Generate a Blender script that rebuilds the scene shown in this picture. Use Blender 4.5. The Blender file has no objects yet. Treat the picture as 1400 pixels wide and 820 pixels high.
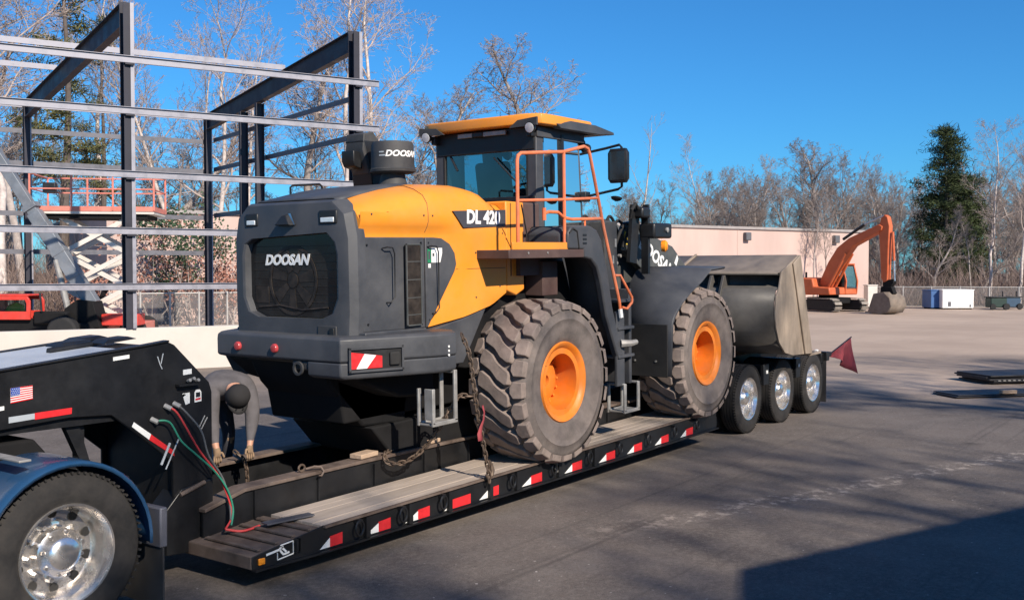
import bpy, bmesh, math, random
from mathutils import Vector, Matrix, Quaternion
R = math.radians
scene = bpy.context.scene
COL = scene.collection

# ------------------------------------------------------------------ camera
CAM = Vector((-9.12, -7.34, 2.42)); YAW = R(36); PITCH = R(-1.64)
cam_d = bpy.data.cameras.new('camera'); cam_o = bpy.data.objects.new('camera', cam_d); COL.objects.link(cam_o)
cam_o.location = CAM
cam_o.rotation_euler = (R(90) + PITCH, 0, YAW - R(90))
cam_d.sensor_width = 36; cam_d.lens = 36.0; cam_d.clip_start = 0.1; cam_d.clip_end = 3000
scene.camera = cam_o
# ------------------------------------------------------------------ sky, sun, exposure
SUN_AZ, SUN_EL = R(-110), R(33.5)           # direction to the sun: angle from +X, elevation
wd = bpy.data.worlds.new('World'); scene.world = wd; wd.use_nodes = True
nt = wd.node_tree; nt.nodes.clear()
sky = nt.nodes.new('ShaderNodeTexSky'); sky.sky_type = 'NISHITA'; sky.sun_disc = False
sky.sun_elevation = SUN_EL; sky.sun_rotation = math.atan2(math.cos(SUN_AZ), math.sin(SUN_AZ))
sky.air_density = 1.0; sky.dust_density = 0.35; sky.ozone_density = 3.0; sky.altitude = 60
hs = nt.nodes.new('ShaderNodeMix'); hs.data_type = 'RGBA'; hs.blend_type = 'MULTIPLY'; hs.inputs[0].default_value = 1.0; hs.inputs[7].default_value = (.30, .92, 1.45, 1)
bg = nt.nodes.new('ShaderNodeBackground'); bg.inputs['Strength'].default_value = 0.07
wo = nt.nodes.new('ShaderNodeOutputWorld')
nt.links.new(sky.outputs[0], hs.inputs[6]); nt.links.new(hs.outputs[2], bg.inputs['Color']); nt.links.new(bg.outputs[0], wo.inputs['Surface'])
sl = bpy.data.lights.new('sun', 'SUN'); so = bpy.data.objects.new('sun', sl); COL.objects.link(so)
sl.energy = 5.0; sl.angle = R(0.53); sl.color = (1.0, 0.89, 0.75)
SUNV = Vector((math.cos(SUN_EL)*math.cos(SUN_AZ), math.cos(SUN_EL)*math.sin(SUN_AZ), math.sin(SUN_EL)))
so.rotation_euler = SUNV.to_track_quat('Z', 'Y').to_euler(); so.location = SUNV * 60
scene.view_settings.view_transform = 'Standard'; scene.view_settings.look = 'None'
scene.view_settings.gamma = 1.0; scene.view_settings.exposure = 0.45
scene.render.engine = 'CYCLES'
scene.cycles.max_bounces = 6; scene.cycles.transparent_max_bounces = 12; scene.cycles.glossy_bounces = 3

# ------------------------------------------------------------------ helpers
def S(r, g, b):
    def l(c):
        c /= 255.0
        return c/12.92 if c <= .04045 else ((c + .055)/1.055)**2.4
    return (l(r), l(g), l(b))
FWD = Vector((math.cos(YAW)*math.cos(PITCH), math.sin(YAW)*math.cos(PITCH), math.sin(PITCH)))
RGT = Vector((math.sin(YAW), -math.cos(YAW), 0)); UPV = RGT.cross(FWD)
def at(px, depth, z=0.0):               # survey helper: a bearing and a distance to a plan position
    d = FWD + RGT*((px - 700)/1400.0)
    p = CAM + d*depth
    return Vector((p.x, p.y, z))

MATS = {}
def mat(name, col, rough=.5, metal=0.0, var=.12, scale=3.0, bump=0.0, bscale=60.0, dust=0.0, dcol=(.30, .26, .22), dscale=2.0,
        coat=0.0, spec=.5, rand=0.0, streak=None, col2=None, rvar=.12, alpha=1.0, trans=0.0, ior=1.45):
    m = bpy.data.materials.new(name); m.use_nodes = True; MATS[name] = m
    n = m.node_tree.nodes; l = m.node_tree.links
    b = n['Principled BSDF']
    b.inputs['Metallic'].default_value = metal; b.inputs['IOR'].default_value = ior
    b.inputs['Specular IOR Level'].default_value = spec
    b.inputs['Coat Weight'].default_value = coat; b.inputs['Coat Roughness'].default_value = .12
    b.inputs['Transmission Weight'].default_value = trans
    b.inputs['Alpha'].default_value = alpha
    tc = n.new('ShaderNodeTexCoord'); mp = n.new('ShaderNodeMapping'); l.new(tc.outputs['Object'], mp.inputs[0])
    if streak: mp.inputs['Scale'].default_value = streak
    no = n.new('ShaderNodeTexNoise'); no.inputs['Scale'].default_value = scale; no.inputs['Detail'].default_value = 7; no.inputs['Roughness'].default_value = .62
    l.new(mp.outputs[0], no.inputs['Vector'])
    rp = n.new('ShaderNodeValToRGB'); l.new(no.outputs['Fac'], rp.inputs['Fac'])
    c2 = col2 if col2 else tuple(min(1, c*(1 + var)) for c in col)
    c1 = tuple(c*(1 - var) for c in col)
    rp.color_ramp.elements[0].position = .32; rp.color_ramp.elements[1].position = .68
    rp.color_ramp.elements[0].color = (*c1, 1); rp.color_ramp.elements[1].color = (*c2, 1)
    out = rp.outputs['Color']
    if rand:
        oi = n.new('ShaderNodeObjectInfo'); mr = n.new('ShaderNodeMapRange'); l.new(oi.outputs['Random'], mr.inputs['Value'])
        mr.inputs['To Min'].default_value = 1 - rand; mr.inputs['To Max'].default_value = 1 + rand
        vm = n.new('ShaderNodeVectorMath'); vm.operation = 'SCALE'; l.new(out, vm.inputs[0]); l.new(mr.outputs[0], vm.inputs['Scale']); out = vm.outputs[0]
    rg = n.new('ShaderNodeMapRange'); l.new(no.outputs['Fac'], rg.inputs['Value'])
    rg.inputs['From Min'].default_value = .3; rg.inputs['From Max'].default_value = .7
    rg.inputs['To Min'].default_value = max(.02, rough - rvar); rg.inputs['To Max'].default_value = min(1, rough + rvar)
    rout = rg.outputs[0]
    if dust:
        n2 = n.new('ShaderNodeTexNoise'); n2.inputs['Scale'].default_value = dscale; n2.inputs['Detail'].default_value = 9; n2.inputs['Roughness'].default_value = .7
        l.new(tc.outputs['Object'], n2.inputs['Vector'])
        r2 = n.new('ShaderNodeMapRange'); l.new(n2.outputs['Fac'], r2.inputs['Value'])
        r2.inputs['From Min'].default_value = .38; r2.inputs['From Max'].default_value = .72; r2.inputs['To Min'].default_value = 0; r2.inputs['To Max'].default_value = dust
        mx = n.new('ShaderNodeMix'); mx.data_type = 'RGBA'; l.new(r2.outputs[0], mx.inputs[0]); l.new(out, mx.inputs[6]); mx.inputs[7].default_value = (*dcol, 1)
        out = mx.outputs[2]
        ma = n.new('ShaderNodeMath'); ma.operation = 'MULTIPLY_ADD'; l.new(r2.outputs[0], ma.inputs[0]); ma.inputs[1].default_value = .35; l.new(rout, ma.inputs[2]); ma.use_clamp = True
        rout = ma.outputs[0]
    l.new(out, b.inputs['Base Color']); l.new(rout, b.inputs['Roughness'])
    if bump:
        n3 = n.new('ShaderNodeTexNoise'); n3.inputs['Scale'].default_value = bscale; n3.inputs['Detail'].default_value = 4
        l.new(mp.outputs[0], n3.inputs['Vector'])
        bp = n.new('ShaderNodeBump'); bp.inputs['Strength'].default_value = bump; bp.inputs['Distance'].default_value = .01
        l.new(n3.outputs['Fac'], bp.inputs['Height']); l.new(bp.outputs[0], b.inputs['Normal'])
    return m

class MB:
    """collects vertices and faces; build() links them as one mesh object"""
    def __init__(s): s.v = []; s.f = []
    def add(s, vs, fs):
        o = len(s.v); s.v += [tuple(p) for p in vs]; s.f += [tuple(i + o for i in f) for f in fs]; return s
    def box(s, c, d, rot=None):
        x, y, z = d[0]/2, d[1]/2, d[2]/2
        vs = [Vector(p) for p in ((-x,-y,-z),(x,-y,-z),(x,y,-z),(-x,y,-z),(-x,-y,z),(x,-y,z),(x,y,z),(-x,y,z))]
        if rot is not None:
            M_ = rot if isinstance(rot, (Matrix, Quaternion)) else Matrix.Rotation(rot[2],3,'Z') @ Matrix.Rotation(rot[1],3,'Y') @ Matrix.Rotation(rot[0],3,'X')
            vs = [M_ @ p for p in vs]
        c = Vector(c)
        return s.add([p + c for p in vs], [(0,3,2,1),(4,5,6,7),(0,1,5,4),(1,2,6,5),(2,3,7,6),(3,0,4,7)])
    def bb(s, x0, x1, y0, y1, z0, z1): return s.box(((x0+x1)/2,(y0+y1)/2,(z0+z1)/2),(abs(x1-x0),abs(y1-y0),abs(z1-z0)))
    def beam(s, p0, p1, w, h, up=(0,0,1)):       # box from p0 to p1, w wide, h high
        p0, p1 = Vector(p0), Vector(p1); d = (p1-p0); L = d.length; d.normalize()
        u = Vector(up); sd = d.cross(u)
        if sd.length < 1e-4: sd = d.cross(Vector((0,1,0)))
        sd.normalize(); u = sd.cross(d)
        vs = [p + sd*a*w/2 + u*b*h/2 for p in (p0, p1) for a, b in ((-1,-1),(1,-1),(1,1),(-1,1))]
        return s.add(vs, [(0,3,2,1),(4,5,6,7),(0,1,5,4),(1,2,6,5),(2,3,7,6),(3,0,4,7)])
    def prism(s, pts, axis, a, b):
        def P(p, t): return {'x': (t, p[0], p[1]), 'y': (p[0], t, p[1]), 'z': (p[0], p[1], t)}[axis]
        n = len(pts)
        vs = [P(p, a) for p in pts] + [P(p, b) for p in pts]
        return s.add(vs, [tuple(range(n)), tuple(range(2*n-1, n-1, -1))] + [(i, i+n, (i+1) % n + n, (i+1) % n) for i in range(n)])
    def ringprism(s, outer, inner, axis, a, b):
        def P(p, t): return {'x': (t, p[0], p[1]), 'y': (p[0], t, p[1]), 'z': (p[0], p[1], t)}[axis]
        n = len(outer)
        vs = [P(p, a) for p in outer] + [P(p, a) for p in inner] + [P(p, b) for p in outer] + [P(p, b) for p in inner]
        fs = []
        for i in range(n):
            j = (i+1) % n
            fs += [(i, j, n+j, n+i), (2*n+i, 3*n+i, 3*n+j, 2*n+j), (i, 2*n+i, 2*n+j, j), (n+i, n+j, 3*n+j, 3*n+i)]
        return s.add(vs, fs)
    def tube(s, pts, r, n=8, closed=False, caps=True):
        pts = [Vector(p) for p in pts]; m = len(pts); rs = r if isinstance(r, (list, tuple)) else [r]*m
        rings = []; ref = None
        for i, p in enumerate(pts):
            if closed: t = (pts[(i+1) % m] - pts[i-1])
            else: t = pts[min(i+1, m-1)] - pts[max(i-1, 0)]
            t.normalize()
            if ref is None:
                ref = t.cross(Vector((0,0,1)))
                if ref.length < .05: ref = t.cross(Vector((0,1,0)))
            ref = (ref - t*ref.dot(t)); 
            if ref.length < 1e-5: ref = t.orthogonal()
            ref.normalize(); bn = t.cross(ref)
            rings.append([p + (ref*math.cos(a) + bn*math.sin(a))*rs[i] for a in (2*math.pi*k/n for k in range(n))])
        return s.loft(rings, caps=caps and not closed, closed=closed)
    def loft(s, rings, caps=True, closed=False):
        n = len(rings[0]); m = len(rings); vs = [p for r in rings for p in r]; fs = []
        for i in range(m if closed else m-1):
            a, b = i*n, ((i+1) % m)*n
            fs += [(a+k, a+(k+1) % n, b+(k+1) % n, b+k) for k in range(n)]
        if caps: fs += [tuple(range(n-1, -1, -1)), tuple(range((m-1)*n, m*n))]
        return s.add(vs, fs)
    def sheet(s, rows):                       # open grid
        n = len(rows[0]); vs = [p for r in rows for p in r]; fs = []
        for i in range(len(rows)-1):
            fs += [(i*n+k, i*n+k+1, (i+1)*n+k+1, (i+1)*n+k) for k in range(n-1)]
        return s.add(vs, fs)
    def cyl(s, p0, p1, r0, r1=None, n=16):
        return s.tube([p0, p1], [r0, r0 if r1 is None else r1], n)
    def lathe(s, prof, o, ax, n=32, closed=False):   # prof: (radius, height along axis)
        o = Vector(o); ax = Vector(ax).normalized(); u = ax.orthogonal().normalized(); w = ax.cross(u)
        rings = [[o + ax*h + (u*math.cos(2*math.pi*k/n) + w*math.sin(2*math.pi*k/n))*r for k in range(n)] for r, h in prof]
        return s.loft(rings, caps=not closed, closed=closed)
    def build(s, name, m, parent=None, bev=0.0, smooth=35, seg=2, recalc=True, thick=0.0):
        me = bpy.data.meshes.new(name); me.from_pydata(s.v, [], s.f)
        if recalc:
            bm = bmesh.new(); bm.from_mesh(me); bmesh.ops.recalc_face_normals(bm, faces=bm.faces); bm.to_mesh(me); bm.free()
        if smooth:
            me.polygons.foreach_set('use_smooth', [True]*len(me.polygons)); me.set_sharp_from_angle(angle=R(smooth))
        me.materials.append(MATS[m] if isinstance(m, str) else m)
        o = bpy.data.objects.new(name, me); COL.objects.link(o)
        if parent is not None: o.parent = parent
        if thick:
            md = o.modifiers.new('solid', 'SOLIDIFY'); md.thickness = thick; md.offset = 0
        if bev:
            md = o.modifiers.new('bevel', 'BEVEL'); md.width = bev; md.segments = seg; md.limit_method = 'ANGLE'; md.angle_limit = R(30)
            md.harden_normals = False
        return o
def tag(o, label=None, cat=None, group=None, kind=None):
    for k, v in (('label', label), ('category', cat), ('group', group), ('kind', kind)):
        if v: o[k] = v
    return o
def thing(name, label, cat, loc=(0,0,0), rot=(0,0,0), group=None):
    o = bpy.data.objects.new(name, None); COL.objects.link(o); o.location = loc; o.rotation_euler = rot; o.empty_display_size = .2
    return tag(o, label, cat, group)
def group_part(name, parent, loc=(0,0,0), rot=(0,0,0)):
    o = bpy.data.objects.new(name, None); COL.objects.link(o); o.parent = parent; o.location = loc; o.rotation_euler = rot; o.empty_display_size = .1
    return o
def copy_tree(o, parent=None):
    c = o.copy(); COL.objects.link(c); c.parent = parent
    for ch in list(o.children): copy_tree(ch, c)
    return c
def share(o, parent, loc=None, rot=None, scale=None):   # another piece with the same mesh
    c = o.copy(); COL.objects.link(c); c.parent = parent
    if loc is not None: c.location = loc
    if rot is not None: c.rotation_euler = rot
    if scale is not None: c.scale = scale
    return c
def text(name, body, size, m, parent, loc, rx, shear=0.0, bold=0.0, ext=.002, sx=1.0, align='CENTER', rings=None, space=1.0):
    """lettering as a mesh; rx: 3x3 columns (text right, text up, normal)"""
    cu = bpy.data.curves.new(name, 'FONT'); cu.body = body; cu.size = size; cu.shear = shear; cu.offset = bold; cu.extrude = ext
    cu.align_x = align; cu.align_y = 'CENTER'; cu.resolution_u = 3; cu.space_character = space
    t = bpy.data.objects.new(name, cu); COL.objects.link(t)
    me = bpy.data.meshes.new_from_object(t.evaluated_get(bpy.context.evaluated_depsgraph_get()))
    bpy.data.objects.remove(t); bpy.data.curves.remove(cu)
    me.name = name; me.materials.clear(); me.materials.append(MATS[m])
    r, u, nn = (Vector(a).normalized() for a in rx); loc = Vector(loc)
    for v in me.vertices:
        c = v.co.copy()
        v.co = rings(c.x*sx, c.y, c.z) if rings else loc + r*c.x*sx + u*c.y + nn*c.z
    o = bpy.data.objects.new(name, me); COL.objects.link(o); o.parent = parent
    return o
# ------------------------------------------------------------------ materials
ORANGE = (.80, .275, .022)
mat('orange', ORANGE, .38, var=.07, scale=2.0, coat=.15, dust=.22, dcol=(.52, .31, .14), dscale=3.0, bump=.02, bscale=25)
mat('orange_rail', (.70, .17, .06), .5, var=.15, scale=9, dust=.35, dcol=(.45, .30, .24))
mat('orange_rim', (.80, .215, .014), .45, var=.12, scale=4, dust=.3, dcol=(.40, .24, .14), dscale=5)
mat('charcoal', (.048, .051, .059), .5, var=.18, scale=2.5, dust=.36, dcol=(.115, .113, .115), dscale=2.4, bump=.04, bscale=45)
mat('charcoal_rough', (.036, .037, .04), .62, var=.25, scale=4, dust=.35, dcol=(.12, .11, .10), dscale=2.5, bump=.1, bscale=30)
mat('brown_band', (.075, .042, .036), .6, var=.2, scale=5, dust=.4, dcol=(.15, .11, .10))  # dusty dark grey with the orange body's reflection painted into the brown
mat('black_paint', (.009, .0095, .011), .4, var=.3, scale=3, dust=.22, dcol=(.035, .032, .03), dscale=3.5, bump=.05, bscale=20)
mat('black_rubber', (.014, .014, .015), .8, var=.3, scale=5, dust=.35, dcol=(.06, .055, .05))
mat('black_plastic', (.014, .0145, .016), .45, var=.2, scale=6)
mat('tyre_dusty', (.130, .112, .104), .92, var=.28, scale=5, bump=.25, bscale=30, dust=.65, dcol=(.27, .222, .198), dscale=3.5, spec=.2)
mat('tread_dusty', (.185, .150, .133), .93, var=.28, scale=6, bump=.3, bscale=26, dust=.7, dcol=(.36, .285, .25), dscale=4, spec=.2)
mat('truck_tyre', (.018, .0175, .018), .75, var=.25, scale=6, bump=.1, bscale=40, dust=.45, dcol=(.07, .062, .056), dscale=5, spec=.3)
mat('chrome', (.86, .82, .78), .24, .92, var=.10, scale=9, rvar=.10)
mat('steel_bright', (.55, .56, .58), .35, 1.0, var=.2, scale=8)
mat('bucket_steel', (.24, .19, .145), .6, .05, var=.5, scale=3, bump=.12, bscale=18, streak=(1, 1, .35), dust=.5, dcol=(.36, .30, .24), dscale=2)
mat('bucket_back', (.07, .066, .063), .5, .1, var=.4, scale=2.2, bump=.1, bscale=15, dust=.35, dcol=(.13, .115, .10), dscale=2)
mat('bucket_guard', (.15, .125, .105), .55, .05, var=.3, scale=3, bump=.1, bscale=15, dust=.4, dcol=(.22, .18, .15), dscale=2)
mat('boom_grey', (.06, .066, .066), .5, var=.2, scale=4, dust=.35, dcol=(.16, .15, .14))
mat('decal_grey', (.055, .055, .065), .45)
mat('white_vinyl', (.78, .78, .76), .5, var=.05)
mat('red_vinyl', (.62, .025, .03), .4, var=.1, scale=20)
mat('red_flag', (.32, .045, .055), .85, var=.25, scale=12, dust=.3, dcol=(.3, .12, .12))
mat('grey_vinyl', (.36, .39, .42), .5, var=.08)
mat('green_vinyl', (.02, .22, .10), .5)
mat('yellow_vinyl', (.75, .55, .06), .5)
mat('blue_vinyl', (.03, .07, .30), .5)
mat('amber_lens', (.85, .27, .02), .3, var=.2, scale=30)
mat('red_lens', (.42, .05, .055), .25, var=.1)
mat('lamp_lens', (.72, .74, .76), .15, .2, var=.1, scale=30)
mat('mirror', (.06, .065, .07), .12, .6)
mat('glass', (.50, .78, .78), .03, trans=1.0, var=.02, ior=1.12, rvar=.01)
mat('glass_dark', (.012, .013, .014), .12, var=.4, scale=5, dust=.12, dcol=(.06, .05, .045), rvar=.05)
mat('seat_fabric', (.018, .018, .02), .85, bump=.2, bscale=90)
mat('mesh_dark', (.04, .031, .025), .6, .4, var=.5, scale=10)
mat('frame_dark', (.008, .008, .009), .8, var=.3, scale=5, dust=.3, dcol=(.022, .02, .018), spec=.25)
mat('light_step', (.30, .295, .285), .5, .3, var=.2, scale=9, dust=.3)
mat('deck_wood', (.36, .30, .25), .85, var=.18, scale=6, streak=(.25, 3, 3), bump=.3, bscale=25, dust=.55, dcol=(.36, .30, .26), dscale=1.5, rand=.12)
mat('rusty_steel', (.12, .085, .068), .7, .3, var=.4, scale=6, bump=.15, bscale=30, dust=.5, dcol=(.26, .21, .18), dscale=4)
mat('chain_rust', (.13, .09, .065), .6, .6, var=.4, scale=20, dust=.3)
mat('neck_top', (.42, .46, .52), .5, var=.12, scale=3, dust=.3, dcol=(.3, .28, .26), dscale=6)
mat('fender_blue', (.014, .058, .135), .3, var=.12, scale=3, coat=.4, dust=.12, dcol=(.12, .14, .18))
mat('hose_red', (.55, .05, .05), .5); mat('hose_green', (.03, .22, .14), .5); mat('hose_grey', (.12, .12, .12), .5)
mat('flap_rubber', (.03, .029, .03), .8, var=.25, scale=4, dust=.4, dcol=(.08, .07, .065))
mat('primer_steel', (.022, .022, .034), .55, .1, var=.3, scale=2.5, dust=.25, dcol=(.05, .045, .05))
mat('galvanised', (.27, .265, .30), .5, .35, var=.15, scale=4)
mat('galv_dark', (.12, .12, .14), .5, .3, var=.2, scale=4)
mat('concrete', (.55, .505, .455), .9, var=.12, scale=1.2, bump=.12, bscale=20, dust=.3, dcol=(.38, .31, .26), dscale=.6)
mat('pink_wall', (.50, .365, .32), .85, var=.10, scale=.5, streak=(1, 1, .3), bump=.05, bscale=8)
mat('roof_trim', (.30, .27, .26), .7)
mat('door_dark', (.10, .10, .11), .6)
mat('lift_red', (.62, .19, .14), .5, var=.15, scale=5, dust=.3, dcol=(.5, .3, .25))
mat('lift_white', (.62, .58, .53), .55, var=.12, scale=4, dust=.3, dcol=(.4, .33, .28))
mat('tele_red', (.58, .035, .022), .45, var=.12, scale=3, dust=.15)
mat('boom_silver', (.17, .19, .22), .5, .2, var=.2, scale=3, dust=.2)
mat('digger_orange', (.52, .10, .028), .5, var=.15, scale=2, dust=.3, dcol=(.35, .17, .10))
mat('digger_bright', (.78, .25, .05), .5, var=.1, scale=2)
mat('track_pad', (.24, .21, .18), .8, var=.25, scale=6)
mat('digger_bucket', (.17, .13, .10), .75, var=.3, scale=3, dust=.4)
mat('container_white', (.78, .78, .76), .6, var=.05); mat('container_blue', (.04, .11, .28), .6, var=.15)
mat('junk_green', (.012, .032, .025), .6); mat('junk_blue', (.03, .065, .11), .6)
mat('fence_steel', (.42, .40, .38), .5, .3)
mat('chain_link', (.30, .28, .27), .6, .3, alpha=.30)
mat('plate_steel', (.03, .031, .036), .55, .5, var=.4, scale=5, dust=.35, dcol=(.10, .09, .09))
mat('timber', (.42, .30, .21), .85, var=.2, scale=6, streak=(1, 6, 6), bump=.2)
mat('skin', (.47, .25, .17), .55, var=.08, scale=20)
mat('shirt_grey', (.095, .088, .094), .9, var=.22, scale=7, bump=1.0, bscale=11)
mat('trouser_dark', (.035, .036, .045), .9, var=.2, scale=9, bump=.8, bscale=11)
mat('cap_black', (.017, .016, .017), .85, var=.2)
mat('glove', (.24, .16, .10), .9, var=.2, scale=15, bump=.2)
mat('hi_vis', (.45, .80, .05), .7)
mat('bark_grey', (.32, .275, .25), .95, var=.35, scale=5, rand=.22, bump=.3, bscale=12)
mat('bark_pale', (.50, .43, .395), .95, var=.3, scale=4, rand=.15, bump=.3, bscale=10)
mat('twig', (.27, .222, .20), .95, var=.25, scale=2, rand=.22)
mat('twig_pale', (.38, .305, .27), .95, var=.25, scale=2, rand=.15)
mat('bark_dark', (.10, .08, .07), .95, var=.35, scale=5, bump=.3, bscale=12)
mat('needles', (.07, .085, .035), .9, var=.45, scale=1.2, col2=(.16, .15, .065), spec=.2)
mat('needles_dark', (.020, .038, .018), .9, var=.45, scale=.9, col2=(.075, .092, .036), spec=.2)
mat('leaf_rust', (.30, .12, .075), .9, var=.4, scale=3, col2=(.42, .20, .15))
mat('leaf_green', (.03, .07, .035), .7, var=.4, scale=3, col2=(.07, .12, .06))
mat('brush', (.20, .145, .125), .95, var=.4, scale=.5, col2=(.30, .22, .19))
mat('yard_wall_brown', (.22, .17, .14), .9)
# ------------------------------------------------------------------ ground
def ground_material():
    m = bpy.data.materials.new('asphalt'); m.use_nodes = True; MATS['asphalt'] = m
    n = m.node_tree.nodes; l = m.node_tree.links; b = n['Principled BSDF']
    def node(t, **k):
        o = n.new(t)
        for a, v in k.items(): setattr(o, a, v)
        return o
    def noise(scale, detail=8, rough=.6, vec=None):
        o = node('ShaderNodeTexNoise'); o.inputs['Scale'].default_value = scale; o.inputs['Detail'].default_value = detail; o.inputs['Roughness'].default_value = rough
        l.new(vec if vec else tc.outputs['Object'], o.inputs['Vector']); return o.outputs['Fac']
    def rng(v, a, b_, c=0., d=1.):
        o = node('ShaderNodeMapRange'); o.interpolation_type = 'SMOOTHSTEP'; l.new(v, o.inputs['Value'])
        for i, x in zip(('From Min','From Max','To Min','To Max'), (a, b_, c, d)): o.inputs[i].default_value = x
        return o.outputs[0]
    def math_(op, a, b_):
        o = node('ShaderNodeMath', operation=op)
        for i, x in enumerate((a, b_)):
            if isinstance(x, (int, float)): o.inputs[i].default_value = x
            else: l.new(x, o.inputs[i])
        return o.outputs[0]
    def mix(f, a, b_):
        o = node('ShaderNodeMix', data_type='RGBA')
        if isinstance(f, (int, float)): o.inputs[0].default_value = f
        else: l.new(f, o.inputs[0])
        for i, x in ((6, a), (7, b_)):
            if isinstance(x, tuple): o.inputs[i].default_value = (*x, 1)
            else: l.new(x, o.inputs[i])
        return o.outputs[2]
    def dotv(vec, off):          # signed distance along a plan direction
        o = node('ShaderNodeVectorMath', operation='DOT_PRODUCT'); l.new(tc.outputs['Object'], o.inputs[0]); o.inputs[1].default_value = vec
        return math_('SUBTRACT', o.outputs['Value'], off)
    tc = node('ShaderNodeTexCoord')
    base = mix(rng(noise(.35, 6), .3, .7), (.078, .064, .057), (.140, .116, .102))
    base = mix(rng(noise(2.3, 8, .7), .35, .75, 0, .5), base, (.19, .166, .15))
    mp = node('ShaderNodeMapping'); l.new(tc.outputs['Object'], mp.inputs[0]); mp.inputs['Rotation'].default_value = (0, 0, R(8)); mp.inputs['Scale'].default_value = (.16, 1.5, 1)
    base = mix(rng(noise(1.2, 8, .65, mp.outputs[0]), .5, .72, 0, .5), base, (.075, .067, .064))     # tyre tracks and oil
    base = mix(rng(noise(19, 7, .75), .44, .66, 0, .55), base, (.20, .172, .152))
    base = mix(rng(noise(31, 6, .7), .54, .68, 0, .6), base, (.048, .042, .04))
    base = mix(rng(noise(130, 2, .5), .5, .78, 0, .55), base, (.28, .255, .235))                      # aggregate
    base = mix(rng(noise(75, 2, .5), .56, .75, 0, .7), base, (.03, .028, .028))
    base = mix(rng(noise(.9, 3, .5), .68, .76, 0, .6), base, (.03, .026, .024))                      # oil spots
    mp2 = node('ShaderNodeMapping'); l.new(tc.outputs['Object'], mp2.inputs[0]); mp2.inputs['Rotation'].default_value = (0, 0, R(14)); mp2.inputs['Scale'].default_value = (.05, 4.2, 1)
    base = mix(rng(noise(1.0, 5, .6, mp2.outputs[0]), .58, .70, 0, .45), base, (.045, .039, .036))    # rubber streaks
    base = mix(rng(noise(.55, 9, .8), .56, .66, 0, .35), base, (.22, .185, .16))                      # worn patches
    # dusty far half of the yard
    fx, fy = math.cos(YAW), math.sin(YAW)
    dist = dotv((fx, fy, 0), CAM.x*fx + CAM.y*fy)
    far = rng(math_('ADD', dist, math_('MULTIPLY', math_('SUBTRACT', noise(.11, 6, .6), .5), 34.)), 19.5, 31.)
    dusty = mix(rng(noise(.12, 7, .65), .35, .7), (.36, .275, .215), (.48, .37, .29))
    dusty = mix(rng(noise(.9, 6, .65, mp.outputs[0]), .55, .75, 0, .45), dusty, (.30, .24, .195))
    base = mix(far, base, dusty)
    # pale scraped track crossing the asphalt
    a = Vector((-.65, -2.64, 0)); c = Vector((5.8, -4.9, 0)); d = (c - a).normalized(); q = Vector((-d.y, d.x, 0))
    perp = math_('ABSOLUTE', math_('ADD', dotv(tuple(q), a.dot(q)), math_('MULTIPLY', math_('SUBTRACT', noise(.7, 4), .5), .5)), 0.)
    band = math_('MULTIPLY', rng(perp, .05, .30, 1, 0), rng(noise(6., 8, .75), .48, .62))
    band = math_('MULTIPLY', band, rng(dotv(tuple(d), a.dot(d)), -1.5, 1.5))
    base = mix(math_('MULTIPLY', band, .8), base, (.42, .36, .31))
    # small pale specks
    base = mix(rng(noise(17, 2, .4), .73, .78, 0, .8), base, (.42, .38, .35))
    l.new(base, b.inputs['Base Color']); b.inputs['Roughness'].default_value = .88; b.inputs['Specular IOR Level'].default_value = .3
    bp = node('ShaderNodeBump'); bp.inputs['Strength'].default_value = .35; bp.inputs['Distance'].default_value = .006
    l.new(noise(110, 3), bp.inputs['Height']); l.new(bp.outputs[0], b.inputs['Normal'])
ground_material()
mat('soil', (.17, .125, .10), .95, var=.35, scale=.25, bump=.3, bscale=6, col2=(.26, .20, .165))
def sheet_obj(name, pts, z, m, label=None):
    o = MB().add([(x, y, z) for x, y in pts], [tuple(range(len(pts)))]).build(name, m, smooth=0)
    tag(o, label, kind='structure'); return o
sheet_obj('ground', [(-700, -700), (900, -700), (900, 900), (-700, 900)], -.012, 'soil')
yard_pts = [(-60, -60), (70, -60)] + [tuple(at(1750, 60).xy), tuple(at(1400, 66.6).xy), tuple(at(1180, 71).xy), tuple(at(900, 68).xy), tuple(at(400, 62).xy), tuple(at(60, 52).xy), tuple(at(-900, 40).xy), (-60, 20)]
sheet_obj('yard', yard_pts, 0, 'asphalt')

# ------------------------------------------------------------------ long pink building behind
bdir = Vector((math.cos(R(-23.2)), math.sin(R(-23.2)), 0)); bper = Vector((-bdir.y, bdir.x, 0))
BC = at(1187, 70)
t = thing('warehouse', 'long low pale pink warehouse with flat roof behind the yard', 'building', BC, (0, 0, R(-23.2)))
LB = 49.0; HB = 5.0
MB().bb(-LB, 0, 0, 22, 0, HB).build('wall', 'pink_wall', t)
MB().bb(-LB - .12, .12, -.12, 22.12, HB, HB + .16).build('roof', 'roof_trim', t)
for k in range(1, 9): MB().bb(-k*6.0 - .03, -k*6.0 + .03, -.02, 0, .05, HB - .02).build('panel_joint', 'pink_wall', t)
for px, z in ((1019, 4.55), (1140, 4.5), (700, 4.5)):
    r = Vector(((px-700)/1400.0, 1)); # position along the wall from its bearing
    dd = FWD + RGT*r.x; den = dd.x*bper.x + dd.y*bper.y; tt = ((BC - CAM).xy.dot(bper.xy))/den
    s_ = ((CAM + dd*tt) - BC).dot(bdir)
    w = MB().bb(s_-.22, s_+.22, -.3, -.005, z-.25, z+.25).build('wall_lamp', 'door_dark', t, bev=.04)
for s0, wdt, h in ((-46.4, .9, 2.1), (-20, 3.0, 3.2)):
    MB().bb(s0-wdt/2, s0+wdt/2, -.06, -.004, 0.02, h).build('door', 'door_dark', t)
MB().bb(-38.6, -37.2, -.07, -.004, 1.9, 2.95).build('window', 'glass_dark', t)

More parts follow.
